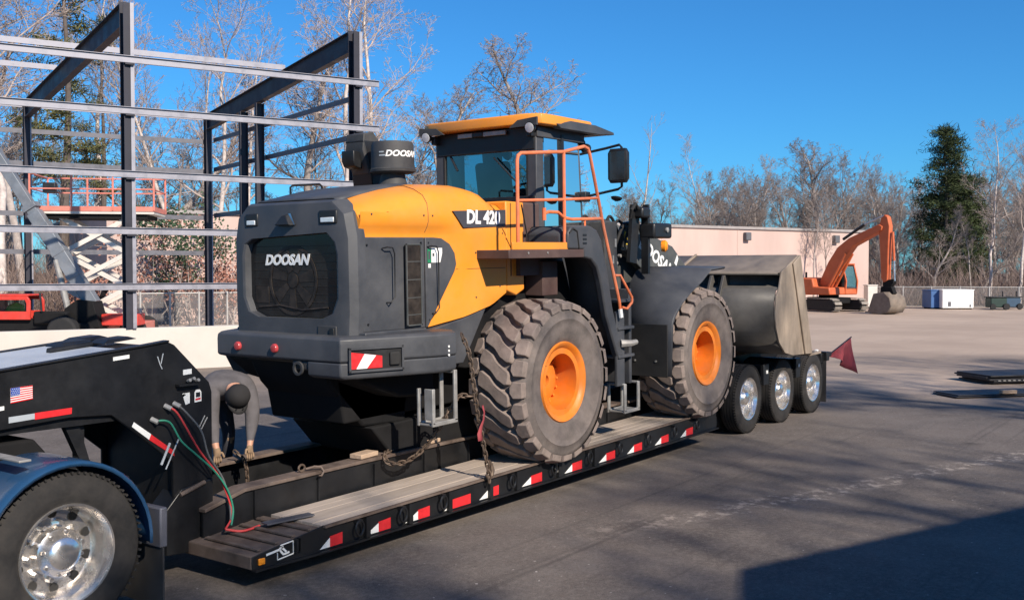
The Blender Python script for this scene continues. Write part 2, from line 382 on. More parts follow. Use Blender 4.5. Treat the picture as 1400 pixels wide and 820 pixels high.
# ------------------------------------------------------------------ concrete foundation wall + slab of the new building
FW = at(297, 25.5)                                   # a point on the front face of the wall
def fpt(s, u=0.0, z=0.0): p = FW + bdir*s + bper*u; return Vector((p.x, p.y, z))
t = thing('foundation_wall', 'long pale concrete foundation wall under the steel frame', 'wall', FW, (0, 0, R(-23.2)))
for k in range(5):
    MB().bb(-24 + k*6.3 + .008, -24 + (k+1)*6.3 - .008, 0, .3, 0, 1.04).build('wall_panel', 'concrete', t, bev=.015)
o = MB().bb(-24, 7.4, .302, 14.5, 0, .30).build('floor_slab', 'concrete'); o.location = FW; o.rotation_euler = (0, 0, R(-23.2)); tag(o, kind='structure')

# ------------------------------------------------------------------ steel frame
t = thing('steel_building_frame', 'open steel frame of a building under construction, left background', 'steel frame', (0, 0, 0))
ZB = 1.04
def ibeam(p0, p1, flange, depth, web_dir, name, m, tf=.022, tw=.014):
    """I section from p0 to p1; web_dir: direction of the web depth"""
    p0, p1 = Vector(p0), Vector(p1); d = (p1-p0).normalized(); w = Vector(web_dir); w = (w - d*w.dot(d)).normalized()
    b_ = MB()
    for s_ in (-1, 1): b_.beam(p0 + w*s_*(depth/2 - tf/2), p1 + w*s_*(depth/2 - tf/2), flange, tf, up=w)
    b_.beam(p0, p1, tw, depth - 2*tf, up=w)
    return b_.build(name, m, t, smooth=0)
C1 = at(177, 24.55); C2 = at(487, 27.5); C0 = C1 - (C2 - C1)*1.02; D1 = at(40, 34); D2 = at(286, 37); D0 = D1 - (D2 - D1)
ZF, ZK = 8.75, 7.95
sdir = (D2 - C2).normalized()
for c in (C0, C1, C2): ibeam(Vector((c.x, c.y, ZB)), Vector((c.x, c.y, ZF)), .24, .34, sdir, 'column', 'primer_steel')
for c in (D0, D1, D2): ibeam(Vector((c.x, c.y, .30)), Vector((c.x, c.y, ZK - .05)), .22, .26, sdir, 'column', 'primer_steel')
for a, c in ((C0, D0), (C1, D1), (C2, D2)):
    p0 = Vector((a.x, a.y, ZF - .22)) + sdir*.18; p1 = Vector((c.x, c.y, ZK - .22)) - sdir*.0
    ibeam(p0, p1, .2, .56, (0, 0, 1), 'rafter', 'primer_steel')
    MB().beam(p0 + Vector((0, 0, 0)) - sdir*.0, p0 + sdir*.02, .24, .6).build('end_plate', 'primer_steel', t, smooth=0)
def girt(p0, p1, m, side, h=.15, w=.05):
    p0, p1 = Vector(p0), Vector(p1); side = Vector(side).normalized(); b_ = MB()       # zee section
    b_.beam(p0, p1, .012, h)
    b_.beam(p0 + side*w/2 + Vector((0,0,h/2)), p1 + side*w/2 + Vector((0,0,h/2)), w, .012)
    b_.beam(p0 - side*w/2 - Vector((0,0,h/2)), p1 - side*w/2 - Vector((0,0,h/2)), w, .012)
    return b_.build('girt', m, t, smooth=0)
gd = (C2 - C1).normalized(); off = -sdir*.26
for z, ext in ((7.40, .55), (6.20, .55), (4.70, .5), (3.36, .5), (2.04, .5)):
    a = C0 + off; c = C2 + off + gd*ext
    girt((a.x, a.y, z), (c.x, c.y, z), 'galvanised', -sdir)
    for cc in (C0, C1, C2): MB().box((cc + off*.82 + Vector((0,0,z - .06))), (.2, .1, .12), (0, 0, math.atan2(gd.y, gd.x))).build('girt_clip', 'primer_steel', t, smooth=0)
for c, z0, z1 in ((C0, ZB, ZF), (C1, ZB, ZF), (C2, ZB, ZF)):
    q = c + gd*.075 - sdir*.182; MB().box((q.x, q.y, (z0 + z1)/2), (.085, .016, z1 - z0), (0, 0, math.atan2(gd.y, gd.x))).build('jamb_channel', 'galvanised', t, smooth=0)
for c in (D1, D2):
    q = c + gd*.09 - sdir*.14; MB().box((q.x, q.y, 4.0), (.04, .012, 7.4), (0, 0, math.atan2(gd.y, gd.x))).build('jamb_channel', 'galvanised', t, smooth=0)
g2 = (D2 - D1).normalized()
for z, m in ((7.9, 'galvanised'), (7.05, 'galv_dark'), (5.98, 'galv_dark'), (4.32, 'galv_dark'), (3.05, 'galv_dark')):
    a = D0 + sdir*.2; c = D2 + sdir*.2
    girt((a.x, a.y, z), (c.x, c.y, z), m, sdir)
for z in (7.1, 6.05, 4.4):
    girt(tuple(Vector((C2.x, C2.y, z)) + gd*.2 + sdir*.1), tuple(Vector((D2.x, D2.y, z + .0)) + gd*.2), 'galv_dark', gd)
for f_, z in ((.58, 0), (.70, 0)):                                   # end-wall posts
    p = C2.lerp(D2, f_); zt = ZF + (ZK - ZF)*f_ - .52
    ibeam((p.x, p.y, .30), (p.x, p.y, zt), .2, .26, gd, 'post', 'primer_steel')
for f_, a, c in ((.40, C1, C2), (.40, C0, C1), (.62, C0, C1)):       # purlins across the rafters
    dA, dC = (D1 if a is C1 else D0), (D2 if c is C2 else D1)
    p0 = a.lerp(dA, f_); p1 = c.lerp(dC, f_); z = ZF + (ZK-ZF)*f_ + .14
    girt((p0.x, p0.y, z), (p1.x, p1.y, z), 'galvanised', sdir)

# ------------------------------------------------------------------ off-frame building that throws the shadow across the near asphalt
SH = SUNV.xy/ (SUNV.z/ math.cos(0)) ; HO = 5.2
def shadow_src(x, y, h): return (x + SUNV.x/SUNV.z*h, y + SUNV.y/SUNV.z*h)
q0 = Vector(shadow_src(-1.37, -3.98, HO)); q1 = q0 + Vector((math.cos(R(-21)), math.sin(R(-21))))*34
q2 = q1 + Vector((-math.sin(R(21)), -math.cos(R(21))))*9; q3 = q0 + Vector((math.cos(R(203.5)), math.sin(R(203.5))))*7.0; q4 = q3 + Vector((-math.sin(R(21)), -math.cos(R(21))))*7
t = thing('yard_workshop', 'flat roofed brown workshop beside the yard, whose shadow crosses the asphalt', 'building', (0, 0, 0))
def inset(p, k):
    c = sum((Vector(a) for a in p), Vector((0, 0)))/len(p); return [tuple(c + (Vector(a) - c)*k) for a in p]
plan = [tuple(q0), tuple(q1), tuple(q2), tuple(q4), tuple(q3)]
MB().prism(inset(plan, .97), 'z', 0, HO - .25).build('wall', 'yard_wall_brown', t)
MB().prism(plan, 'z', HO - .25, HO).build('roof', 'roof_trim', t)

# ------------------------------------------------------------------ chain-link fence at the far right, and one behind the frame
def fence(name, label, a, c, h, n, m_post='fence_steel'):
    a, c = Vector(a), Vector(c); t = thing(name, label, 'fence', a); d = c - a
    for k in range(n + 1):
        p = d*(k/n); MB().cyl((p.x, p.y, 0), (p.x, p.y, h + .06), .045, n=8).build('post', m_post, t)
    MB().cyl((0, 0, h), (d.x, d.y, h), .03, n=6).build('top_rail', m_post, t)
    MB().cyl((0, 0, .08), (d.x, d.y, .08), .015, n=6).build('bottom_wire', m_post, t)
    MB().add([(0, 0, .05), (d.x, d.y, .05), (d.x, d.y, h), (0, 0, h)], [(0, 1, 2, 3)]).build('mesh_panel', 'chain_link', t, smooth=0)
fence('chain_link_fence', 'grey chain-link fence along the woodland edge at the far right', at(1196, 68), at(1560, 64), 1.35, 9)
fence('chain_link_fence', 'grey chain-link fence behind the steel frame in front of the warehouse', at(150, 40.5), at(420, 44.5), 1.5, 7)
# ------------------------------------------------------------------ tinted window glass: thin sheet, part clear, part mirror
def thin_glass(name, tint, gloss=.06):
    m = bpy.data.materials.new(name); m.use_nodes = True; MATS[name] = m; n = m.node_tree.nodes; l = m.node_tree.links; n.clear()
    tr = n.new('ShaderNodeBsdfTransparent'); tr.inputs[0].default_value = (*tint, 1)
    gl = n.new('ShaderNodeBsdfGlossy'); gl.inputs['Roughness'].default_value = .03; gl.inputs[0].default_value = (1, 1, 1, 1)
    fr = n.new('ShaderNodeFresnel'); fr.inputs[0].default_value = 1.45
    no = n.new('ShaderNodeTexNoise'); no.inputs['Scale'].default_value = 2.0; no.inputs['Detail'].default_value = 5
    tc = n.new('ShaderNodeTexCoord'); l.new(tc.outputs['Object'], no.inputs['Vector'])
    ad = n.new('ShaderNodeMath'); ad.operation = 'MULTIPLY_ADD'; l.new(no.outputs['Fac'], ad.inputs[0]); ad.inputs[1].default_value = gloss; l.new(fr.outputs[0], ad.inputs[2])
    mx = n.new('ShaderNodeMixShader'); l.new(ad.outputs[0], mx.inputs[0]); l.new(tr.outputs[0], mx.inputs[1]); l.new(gl.outputs[0], mx.inputs[2])
    o = n.new('ShaderNodeOutputMaterial'); l.new(mx.outputs[0], o.inputs[0])
thin_glass('glass', (.36, .60, .64))
thin_glass('glass_clear', (.33, .48, .49))

def smooth_hose(name, parent, pts, r, m):
    P = [Vector(p) for p in pts]; out = []
    for i in range(len(P) - 1):
        p0, p1, p2, p3 = P[max(i-1, 0)], P[i], P[i+1], P[min(i+2, len(P)-1)]
        for k in range(6):
            t_ = k/6.0
            out.append(.5*((2*p1) + (p2-p0)*t_ + (2*p0 - 5*p1 + 4*p2 - p3)*t_*t_ + (3*p1 - p0 - 3*p2 + p3)*t_**3))
    out.append(P[-1]); return MB().tube(out, r, 7).build(name, m, parent)
# ------------------------------------------------------------------ wheel loader   (local: x forward, y left, z up from the tyres)
LD = thing('wheel_loader', 'large orange and charcoal wheel loader chained on the black lowboy trailer', 'wheel loader', (0, 0, .42), (0, -R(1.2), 0))
def interp(x, tab):
    if x <= tab[0][0]: return tab[0][1]
    for (a, b), (c, d) in zip(tab, tab[1:]):
        if x <= c: return b + (d-b)*(x-a)/(c-a)
    return tab[-1][1]

# --- wheels
def loader_wheel():
    w = group_part('wheel', LD)
    prof = [(.40, -.25), (.43, -.285), (.50, -.315), (.60, -.335), (.66, -.337), (.665, -.342), (.675, -.342), (.68, -.335), (.75, -.325), (.795, -.31), (.812, -.27), (.818, 0)]
    full = prof + [(r, -h) for r, h in prof[-2::-1]]
    MB().lathe(full + [(.36, .2), (.36, -.2)], (0, 0, 0), (0, 1, 0), 64, closed=True).build('tyre', 'tyre_dusty', w, smooth=50)
    tr = MB(); N = 24
    def P(r, y, a): return (r*math.cos(a), y, r*math.sin(a))
    def lug(c, rb, rt, sh=.90):
        # c: corners (y, angle) around the block; top is slightly smaller
        cy = sum(p[0] for p in c)/len(c); ca = sum(p[1] for p in c)/len(c); n = len(c)
        bot = [P(rb, y, a) for y, a in c]
        top = [P((rt if abs(y) < .29 else rt - .028), cy + (y-cy)*sh, ca + (a-ca)*sh) for y, a in c]
        tr.add(bot + top, [tuple(range(n, 2*n))] + [(i, (i+1) % n, (i+1) % n + n, i + n) for i in range(n)])
    st = 2*math.pi/N
    for k in range(N):
        a = k*st
        for sd in (-1, 1):      # pointed shoulder blocks
            lug([(sd*.343, a - .40*st), (sd*.240, a - .42*st), (sd*.198, a - .16*st), (sd*.198, a + .14*st), (sd*.240, a + .40*st), (sd*.343, a + .38*st)], .775, .868, .93)
        # stepped, slanted centre block
        lug([(y, a + t*st) for y, t in ((-.192, .20), (-.205, .36), (-.192, .78), (-.16, .84), (-.055, .60), (.03, .24), (.055, .16), (.192, -.14), (.205, -.34), (.192, -.80), (.16, -.85), (.055, -.60), (-.03, -.22), (-.055, -.14))], .785, .880, .94)
    tr.build('tread', 'tread_dusty', w, bev=.009, smooth=30)['kind'] = 'stuff'
    rim = MB().lathe([(.30, -.26), (.405, -.26), (.432, -.285), (.422, -.305), (.405, -.30), (.385, -.285), (.355, -.255), (.335, -.20), (.325, -.05), (.315, .02), (.24, .035), (.235, -.03), (.20, -.055), (.06, -.06), (.05, .02), (.05, .2), (.30, .2)], (0, 0, 0), (0, 1, 0), 56, closed=True).build('rim', 'orange_rim', w, smooth=40)
    bl = MB()
    for k in range(18):
        a = 2*math.pi*k/18; c = Vector((.28*math.cos(a), .03, .28*math.sin(a))); bl.cyl(c, c + Vector((0, -.05, 0)), .016, n=6)
    bl.build('wheel_bolts', 'orange_rim', w)['kind'] = 'stuff'
    v = MB(); v.tube([(-.30, -.22, .17), (-.325, -.245, .20), (-.33, -.29, .2)], .008, 6); v.build('valve_stem', 'black_rubber', w)
    return w
w0 = loader_wheel()
w0.location = (0, -1.115, .82)
for x, y, flip, spin in ((3.5, -1.115, False, 1.1), (0, 1.115, True, .4), (3.5, 1.115, True, 2.0)):
    c = copy_tree(w0, LD); c.location = (x, y, .82); c.rotation_euler = (0, spin, math.pi if flip else 0)

# --- chassis, axles
b = MB().prism([(-2.35, .62), (-2.45, 1.1), (-2.3, 1.5), (1.2, 1.6), (1.35, 1.2), (1.25, .62), (.5, .55), (-.6, .62)], 'y', -.5, .5)
b.build('rear_frame', 'frame_dark', LD, bev=.02)
b = MB().prism([(2.1, .62), (2.0, 1.3), (2.4, 2.0), (2.75, 2.42), (3.1, 2.45), (3.35, 2.1), (4.2, 1.3), (4.35, .75), (4.1, .55), (2.5, .5)], 'y', -.46, .46)
b.build('front_frame', 'boom_grey', LD, bev=.02)
b = MB().cyl((1.62, 0, .6), (1.62, 0, 1.6), .22, n=20); b.bb(1.2, 2.1, -.3, .3, .7, .95); b.bb(1.2, 2.1, -.3, .3, 1.3, 1.5)
b.build('articulation_joint', 'frame_dark', LD, bev=.015)
for x in (0, 3.5):
    b = MB().lathe([(.14, -1.0), (.19, -.75), (.17, -.4), (.33, -.2), (.36, 0), (.33, .2), (.17, .4), (.19, .75), (.14, 1.0)], (x, 0, .82), (0, 1, 0), 24)
    b.build('axle', 'frame_dark', LD)
# --- counterweight bumper
def mirror_plan(p): return p + [(x, -y) for x, y in p[::-1]]
out = mirror_plan([(-2.72, -.84), (-2.60, -.915), (-1.84, -1.235), (-1.76, -1.255), (-1.60, -1.25), (-1.50, -1.16), (-1.46, -.95)])
cw = MB()
def cw_rings(zs, plan):
    return [[((x + 1.9)*k - 1.9, y*k, z) for x, y in plan] for z, k in zs]
cw.loft(cw_rings([(1.225, .93), (1.24, .985), (1.255, 1.0), (1.40, 1.0), (1.445, .995), (1.47, .965)], out))
cw.build('counterweight', 'charcoal', LD, bev=.02, smooth=30)
low = [(-2.715, -.42), (-2.715, -.835), (-2.60, -.912), (-1.84, -1.23), (-1.76, -1.25), (-1.60, -1.245), (-1.52, -1.15), (-1.8, -.8), (-2.3, -.42)]
MB().loft([[((x + 2.1)*k - 2.1, (y + .85)*k - .85, z) for x, y in low] for z, k in ((1.09, .93), (1.11, .99), (1.13, 1.0), (1.238, 1.0))]).build('counterweight_corner', 'charcoal', LD, bev=.012, smooth=30)
MB().prism([(-2.70, -.20), (-2.70, -.42), (-2.3, -.42), (-2.3, -.2)], 'z', 1.15, 1.239).build('tow_pocket', 'charcoal_rough', LD, bev=.02)
low2 = [(x, -y) for x, y in low[2:]] + [(-2.3, .6), (-2.5, .7)]
MB().loft([[((x + 2.1)*k - 2.1, (y - .85)*k + .85, z) for x, y in low2] for z, k in ((1.02, .75), (1.238, .98))]).build('counterweight_corner', 'charcoal_rough', LD, bev=.012, smooth=30)
MB().prism([(-2.62, 1.22), (-2.50, .98), (-2.1, .56), (-1.5, .52), (-1.4, 1.22)], 'y', -.50, .50).build('counterweight_belly', 'frame_dark', LD, bev=.03)
MB().prism([(-2.64, 1.222), (-2.40, 1.02), (-1.9, .84), (-1.4, .80), (-1.4, 1.222)], 'y', -.80, .80).build('counterweight_shoulder', 'frame_dark', LD, bev=.03)
for y in (.52, .0):
    MB().lathe([(.042, 0), (.042, .02), (.035, .03), (.015, .034)], (-2.72, y, 1.34), (-1, 0, 0), 20).build('tail_lamp', 'red_lens', LD)
b = MB().lathe([(.065, 0), (.065, .02), (.042, .02), (.042, 0)], (-2.715, -.31, 1.17), (-1, 0, 0), 20, closed=True); b.build('tow_eye', 'charcoal_rough', LD)
# recessed reflector and lamp on the chamfer
ca = Vector((-2.60, -.915, 0)); cb = Vector((-1.84, -1.235, 0)); cd = (cb-ca).normalized(); cn = Vector((cd.y, -cd.x, 0))
if cn.x > 0: cn = -cn
def cham(s, z, o=0.0): p = ca + cd*s + cn*o; return Vector((p.x, p.y, z))
def chbox(name, s0, s1, z0, z1, o0, o1, m, bev=0.0):
    vs = [cham(s, z, o) for o in (o0, o1) for s, z in ((s0, z0), (s1, z0), (s1, z1), (s0, z1))]
    return MB().add(vs, [(0,3,2,1),(4,5,6,7),(0,1,5,4),(1,2,6,5),(2,3,7,6),(3,0,4,7)]).build(name, m, LD, bev=bev)
fr = MB()
for s0, s1, z0, z1 in ((-.07, .46, 1.355, 1.375), (-.07, .46, 1.155, 1.175), (-.07, -.05, 1.155, 1.375), (.44, .46, 1.155, 1.375)):
    vs = [cham(s, z, o) for o in (-.02, .022) for s, z in ((s0, z0), (s1, z0), (s1, z1), (s0, z1))]
    fr.add(vs, [(0,3,2,1),(4,5,6,7),(0,1,5,4),(1,2,6,5),(2,3,7,6),(3,0,4,7)])
fr.build('lamp_recess_frame', 'charcoal', LD)
chbox('lamp_recess', -.05, .44, 1.175, 1.355, -.01, .004, 'black_plastic')
def chquad(name, pts, o, m): return MB().add([cham(s, z, o) for s, z in pts] + [cham(s, z, o - .004) for s, z in pts], [(0,1,2,3),(7,6,5,4),(0,4,5,1),(1,5,6,2),(2,6,7,3),(3,7,4,0)]).build(name, m, LD)
chquad('reflector', [(-.045, 1.185), (.25, 1.185), (.25, 1.29), (-.045, 1.335)], .010, 'red_vinyl')
chquad('reflector_stripe', [(.0, 1.186), (.10, 1.186), (.19, 1.298), (.08, 1.316)], .014, 'white_vinyl')
chbox('rear_lamp', .32, .42, 1.20, 1.32, .004, .03, 'black_rubber', .012)
for z in (1.33, 1.29, 1.25): MB().cyl((-1.72, -1.252, z), (-1.72, -1.258, z), .012, n=8).build('badge_dot', 'white_vinyl', LD)
# mesh step hanging below the bumper end
b = MB()
for y in (-1.23, -1.06):
    b.bb(-1.95, -1.91, y - .012, y + .012, .62, .95); b.bb(-1.63, -1.585, y - .012, y + .012, .62, 1.10); b.bb(-1.95, -1.585, y - .012, y + .012, .60, .64)
b.bb(-1.94, -1.59, -1.23, -1.06, .605, .625); b.bb(-1.95, -1.93, -1.23, -1.14, .66, .95); b.bb(-1.63, -1.585, -1.23, -1.06, 1.07, 1.10)
b.build('rear_step', 'light_step', LD, bev=.006)

# --- hood
ZT = [(-2.42, 2.70), (-2.2, 2.755), (-1.9, 2.82), (-1.6, 2.87), (-1.3, 2.895), (-1.0, 2.895), (-.8, 2.875), (-.68, 2.845), (-.55, 2.775), (-.48, 2.75), (-.39, 2.745)]
WD = [(-2.42, .83), (-2.0, .90), (-1.3, .94), (-.39, .95)]
RC = [(-2.42, .05), (-1.45, .055), (-1.05, .0), (-.39, 0)]
ZBT = [(-2.42, 1.475), (-1.64, 1.475), (-1.1, 1.56), (-.64, 1.66), (-.39, 1.78)]
def hood_half(x):
    w = interp(x, WD); r = interp(x, RC); zt = interp(x, ZT); zb = interp(x, ZBT); e = .05*min(1, max(0, (-1.0 - x)/.5))
    return [(w - r, zb), (w - r, 2.0), (w - r, 2.365), (w - r + .004, 2.40), (w - r*.35, 2.45), (w, 2.50), (w, 2.58), (w - .015, zt - .19), (w - .055 - e*.3, zt - .11), (w - .13 - e, zt - .05), (w - .26 - e, zt - .012), (w - .5, zt)]
xs = [-2.42, -2.3, -2.1, -1.9, -1.7, -1.5, -1.4, -1.3, -1.2, -1.1, -1.0, -.9, -.8, -.68, -.6, -.55, -.48, -.39]
rings = []
for x in xs:
    h = hood_half(x); rings.append([(x, -y, z) for y, z in h] + [(x, y, z) for y, z in h[::-1]])
MB().loft(rings).build('hood', 'orange', LD, smooth=50)
rows = []
for x in [-2.44, -2.3, -2.1, -1.9, -1.7, -1.5, -1.3]:
    zt = interp(x, ZT); w = .56 if x < -1.6 else .56 - (x + 1.6)*.5
    rows.append([(x, -w, zt - .012), (x, -w + .05, zt + .012), (x, 0, zt + .014), (x, w - .05, zt + .012), (x, w, zt - .012)])
MB().sheet(rows).build('hood_top_panel', 'charcoal', LD, smooth=50, thick=.012)
# seams
MB().tube([(x, -(interp(x, WD) - interp(x, RC)) + .001, 2.04) for x in (-1.19, -1.0, -.7, -.4)], .003, 6).build('hood_seam', 'black_rubber', LD)
# charcoal engine doors set in the recess
door = [(-2.40, 1.49), (-1.635, 1.49), (-1.635, 2.352), (-2.40, 2.352)]
def on_side(pts, o0, o1, m, name, bev=.008):
    n = len(pts); yy = lambda x: -(interp(x, WD) - interp(x, RC))
    vs = [(x, yy(x) - o0, z) for x, z in pts] + [(x, yy(x) - o1, z) for x, z in pts]
    return MB().add(vs, [tuple(range(n)), tuple(range(2*n-1, n-1, -1))] + [(i, i+n, (i+1) % n + n, (i+1) % n) for i in range(n)]).build(name, m, LD, bev=bev)
on_side(door, .001, .030, 'charcoal', 'engine_door')
on_side([(-1.622, 1.49), (-1.60, 1.49), (-1.24, 2.02), (-1.215, 2.09), (-1.235, 2.20), (-1.30, 2.29), (-1.40, 2.345), (-1.50, 2.352), (-1.622, 2.352)], .001, .034, 'charcoal', 'engine_door')
MB().bb(-2.44, -1.60, -.885, .885, 1.42, 1.492).build('hood_sill', 'charcoal', LD, bev=.01)
# ventilation screen, handles
yv = -.905
b = MB()
for z in (1.62, 1.78, 1.95, 2.12): b.bb(-1.915, -1.70, yv - .012, yv - .006, z, z + .007)
for x in (-1.915, -1.712): b.bb(x, x + .012, yv - .016, yv - .004, 1.52, 2.29)
b.bb(-1.915, -1.70, yv - .016, yv - .004, 2.28, 2.29); b.bb(-1.915, -1.70, yv - .016, yv - .004, 1.52, 1.53)
b.build('vent_frame', 'boom_grey', LD)
MB().bb(-1.905, -1.71, yv - .009, yv + .02, 1.53, 2.28).build('vent_screen', 'mesh_dark', LD)
for x0, z0, z1 in ((-2.17, 1.75, 2.25), (-1.60, 1.62, 2.26)):
    y0 = -(interp(x0, WD) - interp(x0, RC)) - .03
    MB().tube([(x0, y0, z1), (x0 + .02, y0 - .05, z1 + .01), (x0 + .09, y0 - .05, z1 + .005), (x0 + .115, y0 - .05, z1 - .05), (x0 + .115, y0 - .05, z0 + .05), (x0 + .06, y0 - .05, z0), (x0 + .05, y0, z0)], .0065, 8).build('door_handle', 'black_plastic', LD)
# stickers
def sticker(name, x0, x1, z0, z1, m, o=.036):
    yy = lambda x: -(interp(x, WD) - interp(x, RC))
    return MB().add([(x0, yy(x0) - o, z0), (x1, yy(x1) - o, z0), (x1, yy(x1) - o, z1), (x0, yy(x0) - o, z1)], [(0, 1, 2, 3)]).build(name, m, LD, smooth=0)
st_ = sticker('dealer_sticker', -1.545, -1.40, 2.11, 2.25, 'white_vinyl', .0375)
sticker('dealer_sticker', -1.598, -1.55, 2.11, 2.24, 'green_vinyl', .0378); sticker('dealer_sticker', -1.588, -1.56, 2.14, 2.22, 'charcoal', .0382)
sticker('dealer_sticker', -1.59, -1.555, 2.06, 2.10, 'white_vinyl', .0378)
for z in (2.0, 1.955): sticker('warning_sticker', -1.48, -1.435, z, z + .04, 'yellow_vinyl', .0375)
SIDE = ((1, 0, 0), (0, 0, 1), (0, -1, 0))
sticker('dealer_sticker', -1.53, -1.42, 2.17, 2.20, 'charcoal', .0385)
MB().prism([(-1.265, 2.612), (-.395, 2.645), (-.395, 2.475), (-1.10, 2.45)], 'y', -.9575, -.945).build('model_band', 'decal_grey', LD)
text('model_lettering', 'DL 420', .185, 'white_vinyl', LD, (-.78, -.9585, 2.553), SIDE, bold=.007, sx=1.0, shear=.06)
# orange column between hood and platform
b = MB().prism([(-.375, 1.80), (-.375, 2.74), (-.05, 2.735), (-.05, 1.80), (-.2, 1.74)], 'y', -.945, .945); b.build('hydraulic_tank', 'orange', LD, bev=.015)
MB().bb(-.30, -.29, -.949, -.944, 1.95, 2.72).build('tank_seam', 'black_rubber', LD)
MB().bb(-.15, -.14, -.949, -.944, 2.25, 2.72).build('tank_seam', 'black_rubber', LD)
# dark body side under the hood (inner wheel arch)
MB().prism([(-1.62, 1.47), (-1.1, 1.55), (-.64, 1.65), (-.39, 1.77), (.95, 2.1), (1.3, 1.2), (1.2, .95), (-.9, 1.02), (-1.5, 1.12)], 'y', -.80, .80).build('inner_arch', 'frame_dark', LD, bev=.015)
on = MB().prism([(-1.66, 1.10), (-1.62, 1.462), (-1.1, 1.545), (-.72, 1.63), (-.95, 1.3), (-1.1, 1.1)], 'y', -.93, -.80); on.build('arch_panel', 'charcoal', LD, bev=.01)
for x in (-1.6,):
    h = hood_half(x); MB().tube([(x, -y - .001, z) for y, z in h[3:]] + [(x, 0, h[-1][1])], .0028, 5).build('hood_seam', 'brown_band', LD)
for x, z in ((-2.3, 2.56), (-1.66, 2.56), (-1.54, 2.56), (-.5, 2.2), (-.5, 1.85), (-.9, 2.2), (-.9, 1.75), (-.45, 2.40)):
    w_ = interp(x, WD) - (interp(x, RC) if z < 2.4 else 0); MB().cyl((x, -w_ + .002, z), (x, -w_ - .006, z), .009, n=8).build('panel_screw', 'charcoal_rough', LD)
for x, z in ((-2.34, 1.56), (-2.34, 2.28), (-1.68, 1.56), (-1.68, 2.30), (-1.58, 1.56), (-1.58, 2.30)):
    w_ = interp(x, WD) - interp(x, RC) + .030; MB().cyl((x, -w_ + .003, z), (x, -w_ - .007, z), .010, n=8).build('panel_screw', 'black_plastic', LD)
MB().tube([(-2.0, .55, 2.80), (-2.0, .55, 2.88), (-1.97, .55, 2.90), (-1.6, .55, 2.93), (-1.57, .55, 2.91), (-1.57, .55, 2.86)], .012, 6).build('hood_grab_rail', 'black_plastic', LD)
MB().tube([(-.85, .5, 2.87), (-.85, .5, 2.97), (-.82, .5, 2.99), (-.45, .5, 2.99), (-.42, .5, 2.97), (-.42, .5, 2.75)], .012, 6).build('hood_grab_rail', 'black_plastic', LD)

# --- rear guard and grille
oc = [(.58, 2.69), (.73, 2.57), (.78, 2.35), (.785, 1.70), (.77, 1.46), (.60, 1.40), (-.60, 1.40), (-.77, 1.46), (-.785, 1.70), (-.78, 2.35), (-.73, 2.57), (-.58, 2.69)]
ic = [(.50, 2.36), (.60, 2.31), (.63, 2.2), (.63, 1.80), (.56, 1.66), (.42, 1.61), (-.42, 1.61), (-.56, 1.66), (-.63, 1.80), (-.63, 2.2), (-.60, 2.31), (-.50, 2.40)]
def ring_x(pts, x, k=1.0, dz=0): return [(x, y*k, z + dz) for y, z in pts]
g = MB()
n = len(oc)
layers = [ring_x(oc, -2.36, 1.055, .015), ring_x(oc, -2.45, 1.045, .012), ring_x(oc, -2.52, .985, -.01), ring_x(oc, -2.53, .94, -.02), ring_x(ic, -2.54, 1.04), ring_x(ic, -2.53, 1.0), ring_x(ic, -2.44, .97)]
g.loft(layers, caps=False)
g.build('rear_guard', 'charcoal', LD, smooth=28)
MB().prism([(y*.985, 2.0 + (z-2.0)*.985) for y, z in ic], 'x', -2.465, -2.44).build('grille', 'glass_dark', LD)
# fan shroud and core glimpsed behind: relief bars on the grille
b = MB()
random.seed(3)
for k in range(9):
    z = 1.68 + k*.075; b.bb(-2.469, -2.464, -.56, .56, z, z + .006)
b.build('grille_bars', 'mesh_dark', LD)
MB().lathe([(.33, 0), (.33, .006), (.30, .006), (.30, 0)], (-2.466, .02, 1.96), (-1, 0, 0), 40, closed=True).build('fan_shroud', 'mesh_dark', LD)
MB().lathe([(.07, 0), (.07, .006), (.01, .007)], (-2.466, .02, 1.96), (-1, 0, 0), 20).build('fan_hub', 'mesh_dark', LD)
for k in range(7):
    a_ = .3 + 2*math.pi*k/7; q = [(.08, -.03), (.28, -.07), (.29, .05), (.09, .03)]
    MB().prism([(.02 + r_*math.cos(a_) - t_*math.sin(a_), 1.96 + r_*math.sin(a_) + t_*math.cos(a_)) for r_, t_ in q], 'x', -2.4695, -2.466).build('fan_blade', 'mesh_dark', LD)
MB().tube([(-2.468, .50, 1.70), (-2.468, .2, 1.72), (-2.468, -.1, 1.68), (-2.468, -.45, 1.71)], .012, 6).build('coolant_pipe', 'mesh_dark', LD)
MB().bb(-2.470, -2.465, .36, .55, 1.74, 1.90).build('cooler_tank', 'mesh_dark', LD, bev=.002)
REAR = ((0, -1, 0), (0, 0, 1), (-1, 0, 0))
text('maker_lettering', 'DOOSAN', .135, 'white_vinyl', LD, (-2.474, .10, 2.15), REAR, shear=.25, bold=.006, sx=1.04)
for y0, y1 in ((.60, .42), (-.42, -.65)):
    MB().bb(-2.545, -2.48, y1, y0, 2.475, 2.60).build('work_lamp_housing', 'black_plastic', LD, bev=.012)
    MB().bb(-2.553, -2.53, min(y0, y1) + .03, max(y0, y1) - .03, 2.49, 2.535).build('work_lamp_lens', 'lamp_lens', LD, bev=.006)
MB().add([(-2.528, .14, 2.475), (-2.528, -.12, 2.475), (-2.528, -.02, 2.585), (-2.528, .05, 2.575), (-2.60, .12, 2.478), (-2.60, -.08, 2.478), (-2.575, -.01, 2.57), (-2.575, .045, 2.565)], [(0,1,2,3),(4,5,6,7),(0,1,5,4),(1,2,6,5),(2,3,7,6),(3,0,4,7)]).build('rear_camera', 'black_plastic', LD, bev=.008)
